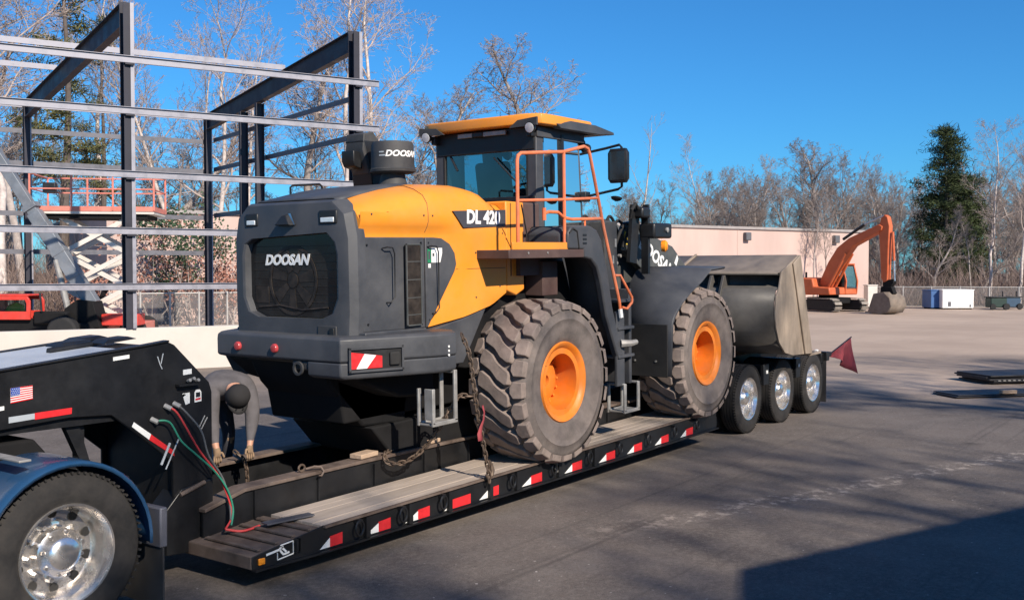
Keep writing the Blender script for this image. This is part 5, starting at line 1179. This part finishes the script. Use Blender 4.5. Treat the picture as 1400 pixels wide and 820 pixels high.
MB().beam(b0, b0 + bd*3.1, .32, .38, up=(1, 0, .6)).build('boom', 'boom_silver', TH, bev=.02)
MB().beam(b0 + bd*3.0, b0 + bd*6.6, .25, .29, up=(1, 0, .6)).build('boom_extension', 'boom_silver', TH, bev=.015)
for k, f_ in enumerate((.9, 1.7, 2.5, 3.2)): MB().beam(b0 + bd*f_, b0 + bd*(f_ + .16), .35, .41, up=(1, 0, .6)).build('boom_collar', 'boom_silver', TH, bev=.01)
MB().cyl(b0 + Vector((-.7, -.1, -.1)), b0 + bd*1.5 + Vector((-.2, -.1, 0)), .09, n=10).build('boom_cylinder', 'light_step', TH)
MB().prism([(.5, .5), (.6, 1.05), (.95, 1.30), (1.4, 1.25), (1.6, .5)], 'y', .4, 1.1).build('boom_pivot', 'frame_dark', TH, bev=.02)
MB().bb(-.1, .85, -.02, .30, .62, .98).build('engine_cover', 'frame_dark', TH, bev=.05)
MB().cyl((.16, -.05, .98), (.12, -.05, 1.5), .03, n=8).build('exhaust_pipe', 'black_plastic', TH)
op = thing('person', 'operator in bright yellow-green vest sitting in the red telehandler cab', 'person', at(50, 28.6, .30), (0, 0, YAW - R(90)))
Vp = {'p': ((-.75, .40, .80), .15), 'c': ((-.76, .40, 1.05), .17, .12), 'n': ((-.75, .38, 1.20), .055), 'h': ((-.75, .37, 1.28), .085), 'h2': ((-.75, .36, 1.34), .08),
      'ls': ((-.58, .38, 1.10), .07), 'le': ((-.52, .24, .92), .055), 'lh': ((-.60, .10, .98), .04), 'rs': ((-.94, .38, 1.10), .07), 're': ((-1.0, .26, .92), .055), 'rh': ((-.9, .12, .98), .04)}
skin_body('body', Vp, [('p', 'c'), ('c', 'n'), ('n', 'h'), ('h', 'h2'), ('c', 'ls'), ('ls', 'le'), ('le', 'lh'), ('c', 'rs'), ('rs', 're'), ('re', 'rh')], lambda c: ['hi_vis', 'skin'] if c is None else (1 if c.z > 1.21 else 0), op)

# ------------------------------------------------------------------ orange excavator at the far end of the yard
EX = thing('excavator', 'orange tracked excavator with folded boom parked before the woodland', 'excavator', at(1133, 61), (0, 0, YAW - R(90) - R(62)))
EX.scale = (1.06, 1.06, 1.06)
for y in (-1.0, 1.0):
    pr = [(-1.35, .02), (1.35, .02), (1.62, .12), (1.75, .36), (1.62, .62), (1.35, .74), (-1.35, .74), (-1.62, .62), (-1.75, .36), (-1.62, .12)]
    MB().prism([(x*.93, .38 + (z-.38)*.8) for x, z in pr], 'y', y - .22, y + .22).build('track_frame', 'black_rubber', EX)
    b = MB(); n = 34; per = []
    for i in range(len(pr)):
        a, c = Vector(pr[i]), Vector(pr[(i+1) % len(pr)]); m_ = max(1, int((c-a).length/.19))
        for k in range(m_): per.append((a.lerp(c, (k + .5)/m_), (c-a).normalized()))
    for p, d in per: b.box((p.x, y, p.y), (.17, .50, .05), Matrix.Rotation(-math.atan2(d.y, d.x), 3, 'Y'))
    o = b.build('track_shoes', 'track_pad', EX); o['kind'] = 'stuff'
MB().bb(-.9, .9, -.8, .8, .45, .8).build('undercarriage', 'frame_dark', EX, bev=.05)
UP = group_part('upper_body', EX, (0, 0, 0), (0, 0, R(4)))
MB().cyl((0, 0, .75), (0, 0, .95), .55, n=20).build('slew_ring', 'frame_dark', UP)
MB().prism([(-1.9, 1.0), (-1.95, 1.75), (-1.5, 1.9), (-.2, 1.85), (-.1, 1.4), (1.0, 1.35), (1.05, .95), (-1.6, .92)], 'y', -1.15, 1.15).build('house', 'digger_orange', UP, bev=.06)
MB().bb(-1.6, -1.1, -1.17, -1.14, 1.2, 1.7).build('side_door', 'digger_bright', UP, bev=.01)
MB().prism([(-1.97, .95), (-2.15, 1.1), (-2.15, 1.6), (-1.97, 1.75)], 'y', -1.1, 1.1).build('counterweight', 'digger_orange', UP, bev=.05)
MB().cyl((-1.2, -.5, 1.88), (-1.2, -.5, 2.2), .06, n=10).build('exhaust_pipe', 'black_plastic', UP)
for y0 in (.15, 1.08):
    b = MB().ringprism([(.0, 1.0), (1.05, 1.0), (1.12, 1.7), (.85, 2.62), (.05, 2.62)], [(.09, 1.35), (.97, 1.35), (1.02, 1.7), (.78, 2.52), (.13, 2.52)], 'y', y0 - .04, y0 + .04); b.build('cab_frame', 'digger_orange', UP, bev=.02)
    MB().add([(.09, y0, 1.35), (.97, y0, 1.35), (1.02, y0, 1.7), (.78, y0, 2.52), (.13, y0, 2.52)], [(0, 1, 2, 3, 4)]).build('cab_window', 'glass', UP, smooth=0)
MB().bb(.02, .88, .12, 1.12, 2.60, 2.68).build('cab_roof', 'digger_orange', UP, bev=.03)
MB().add([(1.08, .19, 1.3), (1.08, 1.04, 1.3), (.88, 1.04, 2.5), (.88, .19, 2.5)], [(0, 1, 2, 3)]).build('windscreen', 'glass', UP, smooth=0)
MB().bb(.2, .6, .4, .8, 1.35, 2.0).build('seat', 'seat_fabric', UP, bev=.06)
before_ = set(UP.children)
bm_ = [(.55, 1.25), (.60, 1.75), (1.15, 2.75), (1.75, 3.55), (2.5, 4.05), (4.35, 4.72), (4.55, 4.60), (4.50, 4.40), (2.75, 3.60), (2.25, 3.0), (1.65, 2.15), (1.1, 1.30)]
bm_ = [(x if x < 1.2 else 1.2 + (x - 1.2)*1.045, z) for x, z in bm_]
MB().prism(bm_, 'y', -.48, -.04).build('boom', 'digger_orange', UP, bev=.03)
MB().cyl((1.2, -.52, 1.3), (2.4, -.52, 3.2), .08, n=10).build('boom_cylinder', 'digger_orange', UP); MB().cyl((1.2, .02, 1.3), (2.4, .02, 3.2), .08, n=10).build('boom_cylinder', 'digger_orange', UP)
MB().cyl((2.0, -.25, 4.0), (3.4, -.25, 4.75), .08, n=10).build('stick_cylinder', 'black_plastic', UP); MB().cyl((3.4, -.25, 4.75), (4.6, -.25, 5.15), .045, n=10).build('cylinder_rod', 'steel_bright', UP)
MB().prism([(5.43, 4.55), (5.60, 5.05), (5.80, 5.22), (6.00, 5.1), (6.13, 4.6), (6.08, 3.6), (6.03, 1.75), (5.78, 1.65), (5.63, 1.9), (5.53, 3.6)], 'y', -.40, -.10).build('stick', 'digger_orange', UP, bev=.04)
MB().cyl((6.23, -.25, 4.3), (6.33, -.25, 2.8), .07, n=10).build('bucket_cylinder', 'digger_orange', UP); MB().cyl((6.33, -.25, 2.8), (6.38, -.25, 1.75), .04, n=10).build('cylinder_rod', 'steel_bright', UP)
MB().prism([(5.73, 1.75), (6.38, 1.85), (6.38, 1.65), (6.13, 1.35), (5.78, 1.3)], 'y', -.38, -.12).build('bucket_link', 'frame_dark', UP)
MB().prism([(5.63, 1.45), (6.28, 1.45), (6.43, 1.1), (6.08, .85), (5.58, 1.0)], 'y', -.40, -.10).build('bucket_ear', 'frame_dark', UP, bev=.02)
bp_ = [(5.53, 1.05), (6.18, 1.15), (6.53, .85), (6.63, .45), (6.43, .12), (5.88, .02), (5.18, .10)]
MB().sheet([[(x, -.85, z), (x, .35, z)] for x, z in bp_]).build('bucket_shell', 'digger_bucket', UP, smooth=40, thick=.05)
for y in (-.85, .35): MB().prism(bp_, 'y', y - .02, y + .02).build('bucket_side', 'digger_bucket', UP)
for k in range(5): MB().box((5.08, -.75 + k*.25, .10), (.25, .10, .06)).build('bucket_tooth', 'digger_bucket', UP)

for o in set(UP.children) - before_:
    reach = o.name.split('.')[0] in ('stick', 'bucket_cylinder', 'bucket_link', 'bucket_ear', 'bucket_shell', 'bucket_side', 'bucket_tooth') or (o.name.startswith('cylinder_rod') and o.data.vertices[0].co.z < 3)
    o.location = (-1.73 if reach else -.70, -.12, 0)
# ------------------------------------------------------------------ far yard clutter
def crate(name, label, cat, px, d, w, dp, h, m, yaw=0, bumps=True):
    t = thing(name, label, cat, at(px, d), (0, 0, YAW - R(90) + yaw))
    MB().bb(-w/2, w/2, 0, dp, .08, h).build('body', m, t, bev=.02)
    MB().bb(-w/2 - .03, w/2 + .03, -.03, dp + .03, h, h + .06).build('lid', m, t, bev=.01)
    for x in (-w/2 + .2, w/2 - .2): MB().bb(x - .12, x + .12, .1, dp - .1, 0, .08).build('skid', 'frame_dark', t)
    return t
t = crate('storage_bin', 'white storage container by the fence at the far right', 'container', 1310, 64, 1.95, 1.6, 1.18, 'container_white')
MB().bb(-.62, -.45, -.03, -.005, .2, .48).build('door_latch', 'door_dark', t); MB().bb(.72, .80, -.03, -.005, .15, .3).build('door_latch', 'door_dark', t)
crate('storage_bin', 'dark blue bin left of the white storage container', 'container', 1281, 64.5, .75, 1.4, 1.15, 'container_blue')
crate('storage_bin', 'pale grey tank standing just behind the excavator bucket', 'container', 1193, 66, .62, .8, 1.45, 'lift_white')
def machine_pile(name, label, px, d, m, seed):
    random.seed(seed); t = thing(name, label, 'equipment', at(px, d), (0, 0, YAW - R(90)))
    MB().bb(-.5, .5, 0, .8, .15, .75).build('housing', m, t, bev=.05)
    MB().bb(-.55, .55, -.05, .85, .75, .82).build('cover', 'black_plastic', t, bev=.02)
    for x in (-.4, .4): MB().lathe([(.05, -.08), (.17, -.08), (.2, 0), (.17, .08), (.05, .08)], (x, -.05, .2), (0, 1, 0), 16).build('wheel', 'black_rubber', t)
    MB().cyl((.3, .2, .8), (.3, .2, 1.15), .04, n=8).build('exhaust_pipe', 'black_plastic', t)
machine_pile('compressor', 'dark green compressor by the fence right of the white container', 1366, 63, 'junk_green', 1)
machine_pile('compressor', 'blue compressor by the fence near the right edge', 1385, 63.5, 'junk_blue', 2)
# steel plates and sections lying on the asphalt at the right
def plates(name, label, p, yaw, w, l, n, th, step):
    t = thing(name, label, 'steel plate', p, (0, 0, yaw)); random.seed(int(w*100))
    for k in range(n):
        a = random.uniform(-.04, .04); MB().box((random.uniform(-.15, .15), random.uniform(-.08, .08), step*k + th/2 + .02), (l, w, th), (0, 0, a)).build('plate', 'plate_steel', t, bev=.004)
    return t
PY = YAW - R(90) + R(12)
t = plates('steel_plate_stack', 'stack of dark steel sections at the right edge of the yard', at(1390, 22.4), PY, 1.1, 1.9, 5, .032, .036)
b = MB()
for k in range(9): b.box((-.85 + .12*k, -.58, .09), (.06, .02, .02))
o = b.build('end_tags', 'light_step', t); o['kind'] = 'stuff'
plates('steel_plate_stack', 'flat dark steel plates lying on the asphalt in front of the stack', at(1372, 20.0), PY, .75, 2.6, 2, .018, .021)
t = thing('timber_block', 'pale timber block lying on the flat steel plates at right', 'timber block', at(1380, 19.62, .062), (0, 0, PY)); MB().bb(-.16, .16, -.05, .05, 0, .07).build('block', 'timber', t, bev=.006)
# ------------------------------------------------------------------ trees
class Tree:
    """bare tree grown from tapering tubes: trunk mesh and crown (branches and twigs) mesh"""
    def __init__(s, seed, H, r0, fork=.35, spread=.62, dens=1.0, lean=.03, crook=.10, first=.30, maxlev=4):
        s.rnd = random.Random(seed); s.tv, s.tf, s.cv, s.cf = [], [], [], []
        s.crook = crook; s.spread = spread; s.dens = dens; s.maxlev = maxlev; s.H = H
        s.stem(Vector((0, 0, -.2)), Vector((s.rnd.uniform(-lean, lean), s.rnd.uniform(-lean, lean), 1)).normalized(), H, r0, 0, first)
    def seg(s, pts, rs, n, lev):
        V, F = (s.tv, s.tf) if lev == 0 else (s.cv, s.cf)
        base = len(V); ref = None
        for i, p in enumerate(pts):
            t = (pts[min(i+1, len(pts)-1)] - pts[max(i-1, 0)]).normalized()
            if ref is None: ref = t.orthogonal()
            ref = (ref - t*ref.dot(t)).normalized(); b = t.cross(ref)
            for k in range(n):
                a = 2*math.pi*k/n; V.append(tuple(p + (ref*math.cos(a) + b*math.sin(a))*rs[i]))
        for i in range(len(pts)-1):
            for k in range(n):
                a = base + i*n; F.append((a+k, a+(k+1) % n, a+n+(k+1) % n, a+n+k))
    def stem(s, p, d, L, r, lev, first=.15):
        rd = s.rnd; n = (10, 6, 4, 3, 3)[lev] if lev else 10
        pts, rs, dirs = [p.copy()], [r], [d.copy()]; step = L/n
        for i in range(n):
            f = (i+1)/n
            w = Vector((rd.gauss(0, 1), rd.gauss(0, 1), rd.gauss(0, .6)))*s.crook*(1 + .5*lev)
            d = (d + w + Vector((0, 0, .05*lev if lev < 3 else .03))).normalized()
            p = p + d*step; pts.append(p.copy()); dirs.append(d.copy())
            rs.append(max(.0075, r*((1 - f)**.8*.92 + .08)))
        s.seg(pts, rs, (7, 5, 4, 3, 3)[lev], lev)
        if lev >= s.maxlev: return
        cnt = int((15, 9, 8, 6, 0)[lev]*s.dens*(.8 + .4*rd.random()))
        az = rd.random()*6.28
        for k in range(cnt):
            f = first + (1 - first)*((k + rd.random())/cnt)*.97
            i = min(n-1, int(f*n)); q = pts[i].lerp(pts[i+1], f*n - i); dd = dirs[i]
            az += 2.4 + rd.uniform(-.5, .5)
            u = dd.orthogonal().normalized(); v = dd.cross(u); side = u*math.cos(az) + v*math.sin(az)
            sp = s.spread*rd.uniform(.75, 1.3)*(1.15 - .35*f if lev == 0 else 1.0)
            nd = (dd*math.cos(sp) + side*math.sin(sp)).normalized()
            if lev == 0: nl = s.H*rd.uniform(.22, .40)*(1.12 - .65*f)
            else: nl = L*rd.uniform(.32, .58)*(1.1 - .5*f)
            rr = rs[i]*rd.uniform(.38, .6) if lev == 0 else rs[i]*rd.uniform(.45, .65)
            s.stem(q, nd, nl, max(.0095, rr), lev+1)
    def meshes(s, name, mt, mc):
        out = []
        for V, F, nm, m in ((s.tv, s.tf, 'trunk', mt), (s.cv, s.cf, 'crown', mc)):
            me = bpy.data.meshes.new(name + '_' + nm); me.from_pydata(V, [], F); me.polygons.foreach_set('use_smooth', [True]*len(me.polygons)); me.materials.append(MATS[m]); out.append(me)
        return out
def place_tree(meshes, name, label, p, rz, sc, group=None, cat='tree', parts=('trunk', 'crown')):
    t = thing(name, label, cat, p, (0, 0, rz), group); t.scale = sc if isinstance(sc, tuple) else (sc, sc, sc)
    for me, nm in zip(meshes, parts):
        o = bpy.data.objects.new(nm, me); COL.objects.link(o); o.parent = t
    return t
SP = {}
SP['oak_a'] = Tree(21, 14, .24, spread=.80, dens=1.0, crook=.13, first=.28).meshes('oak_a', 'bark_grey', 'twig')
SP['oak_b'] = Tree(22, 14, .22, spread=.70, dens=1.05, crook=.11, first=.22).meshes('oak_b', 'bark_grey', 'twig')
SP['oak_c'] = Tree(29, 14, .20, spread=.62, dens=1.05, crook=.10, first=.25).meshes('oak_c', 'bark_grey', 'twig')
SP['thin_a'] = Tree(23, 16, .15, spread=.52, dens=.85, crook=.07, first=.42).meshes('thin_a', 'bark_grey', 'twig')
SP['thin_b'] = Tree(24, 16, .14, spread=.48, dens=.80, crook=.06, first=.45).meshes('thin_b', 'bark_grey', 'twig')
SP['pale_a'] = Tree(25, 20, .18, spread=.55, dens=.9, crook=.08, first=.38).meshes('pale_a', 'bark_pale', 'twig_pale')
SP['pale_b'] = Tree(26, 20, .19, spread=.72, dens=1.0, crook=.12, first=.30).meshes('pale_b', 'bark_pale', 'twig_pale')
SP['pale_c'] = Tree(27, 20, .20, spread=.45, dens=.8, crook=.06, first=.35).meshes('pale_c', 'bark_pale', 'twig_pale')
SP['pole'] = Tree(28, 14, .11, spread=.6, dens=.45, crook=.03, first=.35, maxlev=3).meshes('pole', 'bark_grey', 'twig')

def pine(seed, H, r0, width, first, sparse, m_needle, name, mt='bark_dark'):
    rd = random.Random(seed); tv = MB(); bv = MB(); nv, nf = [], []
    trunk = [Vector((.12*math.sin(i*.7), .12*math.cos(i*.5), -.2 + (H+.2)*i/12)) for i in range(13)]
    tv.tube(trunk, [max(.03, r0*(1 - i/12.5)) for i in range(13)], 9)
    def clump(c, size, k):
        for _ in range(k):
            d = Vector((rd.gauss(0, 1), rd.gauss(0, 1), rd.gauss(.25, .7))).normalized()
            o = c + Vector((rd.gauss(0, .4), rd.gauss(0, .4), rd.gauss(0, .22)))*size
            L = rd.uniform(.28, .55)*size*1.1; sd = d.orthogonal().normalized()*.032*size*rd.uniform(.7, 1.5)
            b = len(nv); nv.extend([tuple(o - sd), tuple(o + sd), tuple(o + d*L + sd*.3), tuple(o + d*L - sd*.3)]); nf.append((b, b+1, b+2, b+3))
    z = first*H
    while z < H*.985:
        f = (z/H - first)/(1 - first); reach = width*(.22 + .78*(1 - f)**.75)
        for k in range(rd.randint(3, 5)):
            if rd.random() < sparse: continue
            az = rd.random()*6.28; L = reach*rd.uniform(.55, 1.1); up = rd.uniform(-.10, .30)
            d = Vector((math.cos(az), math.sin(az), up)).normalized(); p0 = Vector((0, 0, z))
            pts = [p0 + d*L*t + Vector((0, 0, .10*L*t*t)) for t in (0, .35, .7, 1)]
            bv.tube(pts, [.05, .035, .022, .010], 4)
            for q in range(int(3 + L*2.2)):
                t_ = rd.uniform(.30, 1.02); c = p0 + d*L*t_ + Vector((rd.gauss(0, .22), rd.gauss(0, .22), .10*L*t_*t_ + .10))
                clump(c, rd.uniform(.55, .95), 30)
        z += rd.uniform(.28, .60)*(H/12.0)
    clump(Vector((0, 0, H*.97)), .6, 60)
    out = []
    tv.add(bv.v, bv.f)
    for mb_, m in ((tv, mt),):
        me = bpy.data.meshes.new(name); me.from_pydata(mb_.v, [], mb_.f); me.materials.append(MATS[m]); out.append(me)
    me = bpy.data.meshes.new(name + '_needles'); me.from_pydata(nv, [], nf); me.materials.append(MATS[m_needle]); out.append(me)
    return out
PARTS3 = ('trunk', 'crown')
place_tree(pine(41, 13.2, .24, 3.3, .06, .0, 'needles_dark', 'right_pine'), 'pine_tree', 'tall dark green pine rising above the bare woodland at right', at(1290, 78), .4, 1, None, 'tree', PARTS3)
place_tree(pine(44, 10.0, .20, 2.3, .08, .1, 'needles_dark', 'low_pine'), 'pine_tree', 'shorter dark evergreen just right of the tall pine', at(1322, 82), 1.4, 1, None, 'tree', PARTS3)
place_tree(pine(42, 21.0, .30, 3.4, .34, .66, 'needles', 'left_pine'), 'pine_tree', 'tall sparse pine with clumped olive needles behind the steel frame', at(92, 52), 2.0, 1, None, 'tree', PARTS3)
place_tree(pine(43, 19.0, .26, 2.9, .38, .72, 'needles', 'left_pine_b'), 'pine_tree', 'second sparse pine behind the frame, right of the first', at(142, 67), .9, 1, None, 'tree', PARTS3)

# trees one can tell apart in the left and centre background
NAMED = [
 ('pale_b', 8, 45, 1.05, 'pale bare tree at the far left edge behind the boom'),
 ('pale_a', 30, 48, 1.1, 'pale bare trunk just left of the tall sparse pine'),
 ('oak_b', 60, 58, 1.3, 'grey bare tree behind the scissor lift platform left end'),
 ('pale_b', 118, 70, 1.15, 'bare tree with drooping twigs above the first rafter'),
 ('pale_c', 163, 69, 1.1, 'pale trunk seen just left of the front steel column'),
 ('pale_a', 250, 69, 1.0, 'tall slim pale tree between the two steel columns'),
 ('pale_c', 292, 74, .9, 'slim pale tree just behind the rear corner column'),
 ('pale_c', 345, 72, .92, 'pale twiggy tree behind the second rafter'),
 ('oak_a', 425, 74, 1.32, 'bare spreading tree behind the second rafter, left of the tall column'),
 ('pale_b', 520, 70, 1.22, 'big pale bare tree with forked limbs behind the exhaust stack'),
 ('oak_c', 560, 80, 1.05, 'bare tree between the exhaust stack and the cab roof'),
 ('oak_a', 745, 76, 1.38, 'bare tree whose twigs rise above the cab roof'),
 ('pale_b', 455, 62, 1.12, 'big bare tree with arching limbs just left of the tall right column'),
 ('oak_a', 590, 76, 1.15, 'bare tree whose twigs show left of the cab'),
 ('oak_b', 205, 66, 1.28, 'grey bare tree just right of the front steel column'),
 ('pale_b', 318, 66, 1.0, 'pale bare tree under the second rafter'),
 ('oak_a', 20, 60, 1.5, 'tall grey bare tree behind the left end of the frame'),
 ('pole', 882, 76, .98, 'thin lone pole of a tree right of the cab mirror'),
 ('pale_a', 984, 92, .66, 'pale white birch trunk above the warehouse roof'),
 ('oak_a', 1112, 96, 1.06, 'broad crowned bare tree above the right part of the warehouse roof'),
 ('pale_b', 1352, 72, .62, 'pale forked trunk in front of the dark pine'),
 ('pale_c', 1394, 70, .55, 'slim pale trunk by the fence at the right edge'),
]
for i, (k, px, d, sc, lab) in enumerate(NAMED):
    place_tree(SP[k], 'bare_tree', lab, at(px, d), i*1.37 + .4, (sc*(1.3 if k[0] == 'o' else 1.1), sc*(1.3 if k[0] == 'o' else 1.1), sc), 'bare trees behind the yard')
# the tree line behind the warehouse and along the fence
rd = random.Random(77)
kinds = ['oak_a', 'oak_b', 'oak_c', 'thin_a', 'thin_b', 'oak_b', 'oak_c', 'pole']
LINE = []
px = 800
TOP = [(640, 300), (800, 262), (900, 250), (960, 238), (1040, 214), (1110, 205), (1180, 216), (1240, 232), (1330, 225), (1420, 205), (1600, 200)]
while px < 1490:
    LINE.append((px + rd.uniform(-6, 6), rd.uniform(86, 112))); px += rd.uniform(5, 9)
px = 1205
while px < 1490:
    LINE.append((px + rd.uniform(-6, 6), rd.uniform(71, 84))); px += rd.uniform(13, 22)
for px, d in LINE:
    k = rd.choice(kinds); H0 = 16 if k.startswith('thin') else 14
    y = interp(px, TOP) + rd.uniform(-4, 48); h = 2.42 + (370 - y)/1400.0*d
    if d < 85: h *= rd.uniform(.55, .95)
    sc = h/H0*.93
    right = px > 1190
    adj = {'o': 'bushy bare grey', 't': 'slender bare grey', 'p': 'thin pole-like bare'}[k[0]] + (' low' if h < 7 and right else '')
    for lim, txt in ((890, 'tree in the wood directly above the loader front lamps'), (980, 'tree above the warehouse roof, left of the white birch'), (1110, 'tree above the warehouse roof, between the birch and the broad crown'), (1190, 'tree above the right end of the warehouse roof'),
                     (1262, 'woodland tree between the excavator and the tall pine'), (1325, 'woodland tree around the foot of the tall pine'), (1352, 'woodland tree between the pine and the pale forked trunk'), (9999, 'woodland tree behind the fence, right of the pale forked trunk')):
        if px < lim: break
    place_tree(SP[k], 'bare_tree', adj + ' ' + txt, at(px, d), rd.random()*6.28, (sc*1.08, sc*1.08, sc), adj.split()[0] + ' ' + txt)
px = -160
while px < 640:
    k = rd.choice(['oak_a', 'oak_b', 'oak_c', 'thin_a', 'thin_b']); d = rd.uniform(74, 96) if px > 60 else rd.uniform(50, 75)
    sc = rd.uniform(.6, .95)
    for lim, txt in ((40, 'bare tree in the wood at the left edge of the frame'), (178, 'bare tree in the wood between the first rafter columns'), (286, 'bare tree in the wood right of the front steel column'), (487, 'bare tree in the wood seen under the second rafter'), (9999, 'bare tree in the wood behind the loader hood')):
        if px < lim: break
    lab = {'o': 'bushy grey ', 't': 'slender grey '}[k[0]] + txt
    place_tree(SP[k], 'bare_tree', lab, at(px, d), rd.random()*6.28, sc, lab); px += rd.uniform(22, 38)
# trees beyond the workshop, out of frame: their twigs streak the asphalt with shadow
for i, (x, y, sc) in enumerate(((-7, -29, 1.0), (-2, -27, 1.0), (3.5, -29, 1.1), (8, -30, 1.0), (13, -31, .95), (-12, -31, 1.05))):
    place_tree(SP[('pale_b', 'pale_a', 'oak_a')[i % 3]], 'bare_tree', 'bare tree standing behind the brown workshop beside the yard', (x, y, 0), i*1.9, sc*(1.0 if i % 3 < 2 else 1.45), 'trees behind the workshop')

# undergrowth: brush along the woodland edge
def brush(name, label, spans, n, hmin, hmax, m, seed, lean=.35):
    rd = random.Random(seed); V, F = [], []
    for _ in range(n):
        a, c, d0, d1 = rd.choice(spans); p = at(rd.uniform(a, c), rd.uniform(d0, d1)); h = rd.uniform(hmin, hmax)
        for k in range(7):
            d = Vector((rd.gauss(0, lean), rd.gauss(0, lean), 1)).normalized(); L = h*rd.uniform(.5, 1.1); q = p.copy()
            w = .018*rd.uniform(.7, 1.6)
            for sgm in range(3):
                sd = Vector((rd.gauss(0, 1), rd.gauss(0, 1), 0)).normalized()*w*(1 - sgm*.3)
                nq = q + d*L/3; b = len(V); V.extend([tuple(q - sd), tuple(q + sd), tuple(nq + sd*.6), tuple(nq - sd*.6)]); F.append((b, b+1, b+2, b+3))
                if sgm:
                    for j in range(2):
                        e = (d + Vector((rd.gauss(0, .6), rd.gauss(0, .6), rd.gauss(0, .3)))).normalized()*L*.3; b = len(V)
                        V.extend([tuple(q - sd*.5), tuple(q + sd*.5), tuple(q + e)]); F.append((b, b+1, b+2))
                q = nq; d = (d + Vector((rd.gauss(0, .25), rd.gauss(0, .25), -.03))).normalized()
    me = bpy.data.meshes.new(name); me.from_pydata(V, [], F); me.materials.append(MATS[m]); o = bpy.data.objects.new(name, me); COL.objects.link(o)
    return tag(o, label, 'undergrowth', kind='stuff')
brush('undergrowth', 'tangled brown brush along the woodland edge behind the fence', [(1195, 1640, 69, 80), (1195, 1640, 74, 100)], 1500, 1.2, 4.2, 'brush', 51)
brush('undergrowth', 'tangled brown brush behind the long warehouse', [(780, 1200, 84, 104), (780, 1200, 96, 120)], 1500, 3.0, 7.5, 'brush', 52)
brush('undergrowth', 'tangled brown brush behind the steel frame', [(-200, 110, 44, 56), (-200, 110, 52, 80), (110, 640, 68, 90)], 1500, 1.5, 5.0, 'brush', 53)

# leafy shrubs in front of the warehouse
def leafy(seed, H, W, m_leaf, nleaf, name):
    rd = random.Random(seed); st = MB(); V, F = [], []
    for k in range(6):
        d = Vector((rd.gauss(0, .25), rd.gauss(0, .25), 1)).normalized(); pts = [d*H*.9*t + Vector((rd.gauss(0, .05), rd.gauss(0, .05), 0)) for t in (0, .3, .6, 1)]
        st.tube(pts, [.035, .028, .02, .008], 4)
        for j in range(7):
            q = pts[1].lerp(pts[3], rd.random()); e = Vector((rd.gauss(0, 1), rd.gauss(0, 1), rd.gauss(.4, .5))).normalized()*W*rd.uniform(.3, .9); st.tube([q, q + e*.6, q + e], [.014, .01, .005], 3)
            for _ in range(nleaf//42):
                c = q + e*rd.uniform(.2, 1.1) + Vector((rd.gauss(0, .12), rd.gauss(0, .12), rd.gauss(0, .12)))*W
                u = Vector((rd.gauss(0, 1), rd.gauss(0, 1), rd.gauss(0, 1))).normalized()*.075; v = u.orthogonal().normalized()*.045; b = len(V)
                V.extend([tuple(c - u), tuple(c + v), tuple(c + u), tuple(c - v)]); F.append((b, b+1, b+2, b+3))
    a = bpy.data.meshes.new(name); a.from_pydata(st.v, [], st.f); a.materials.append(MATS['bark_grey'])
    c = bpy.data.meshes.new(name + '_leaf'); c.from_pydata(V, [], F); c.materials.append(MATS[m_leaf]); return [a, c]
SH1 = leafy(61, 2.6, 1.0, 'leaf_rust', 1300, 'shrub_rust'); SH2 = leafy(62, 5.2, 1.5, 'leaf_green', 2600, 'shrub_green'); SH3 = leafy(63, 5.0, 1.6, 'leaf_rust', 700, 'shrub_sparse')
for me, px, d, sc, lab, cat, nm in ((SH1, 118, 41.5, 1.0, 'low rust-leaved shrub left of the scissor lift arms', 'shrub', 'shrub'), (SH2, 236, 44, 1.05, 'green holly bush seen right of the front steel column', 'shrub', 'shrub'),
        (SH3, 262, 43.5, 1.0, 'sparse brown-leaved sapling right of the holly bush', 'tree', 'sapling'), (SH3, 207, 43, .9, 'sparse rust-leaved sapling behind the scissor lift', 'tree', 'sapling'), (SH1, 318, 45.5, 1.1, 'low rust-leaved shrub by the warehouse door', 'shrub', 'shrub'), (SH3, 300, 46, .8, 'thin brown-leaved sapling in front of the warehouse wall', 'tree', 'sapling')):
    place_tree(me, nm, lab, at(px, d), px*.1, sc, None, cat, ('stem', 'foliage'))
for px, d, sc, lab in ((1112, 66, .52, 'small bare sapling in front of the warehouse near the excavator'), (1128, 67, .45, 'second small bare sapling beside the excavator boom')):
    place_tree(SP['thin_a'], 'bare_tree', lab, at(px, d), px, (sc, sc, sc*.85), 'saplings by the warehouse')
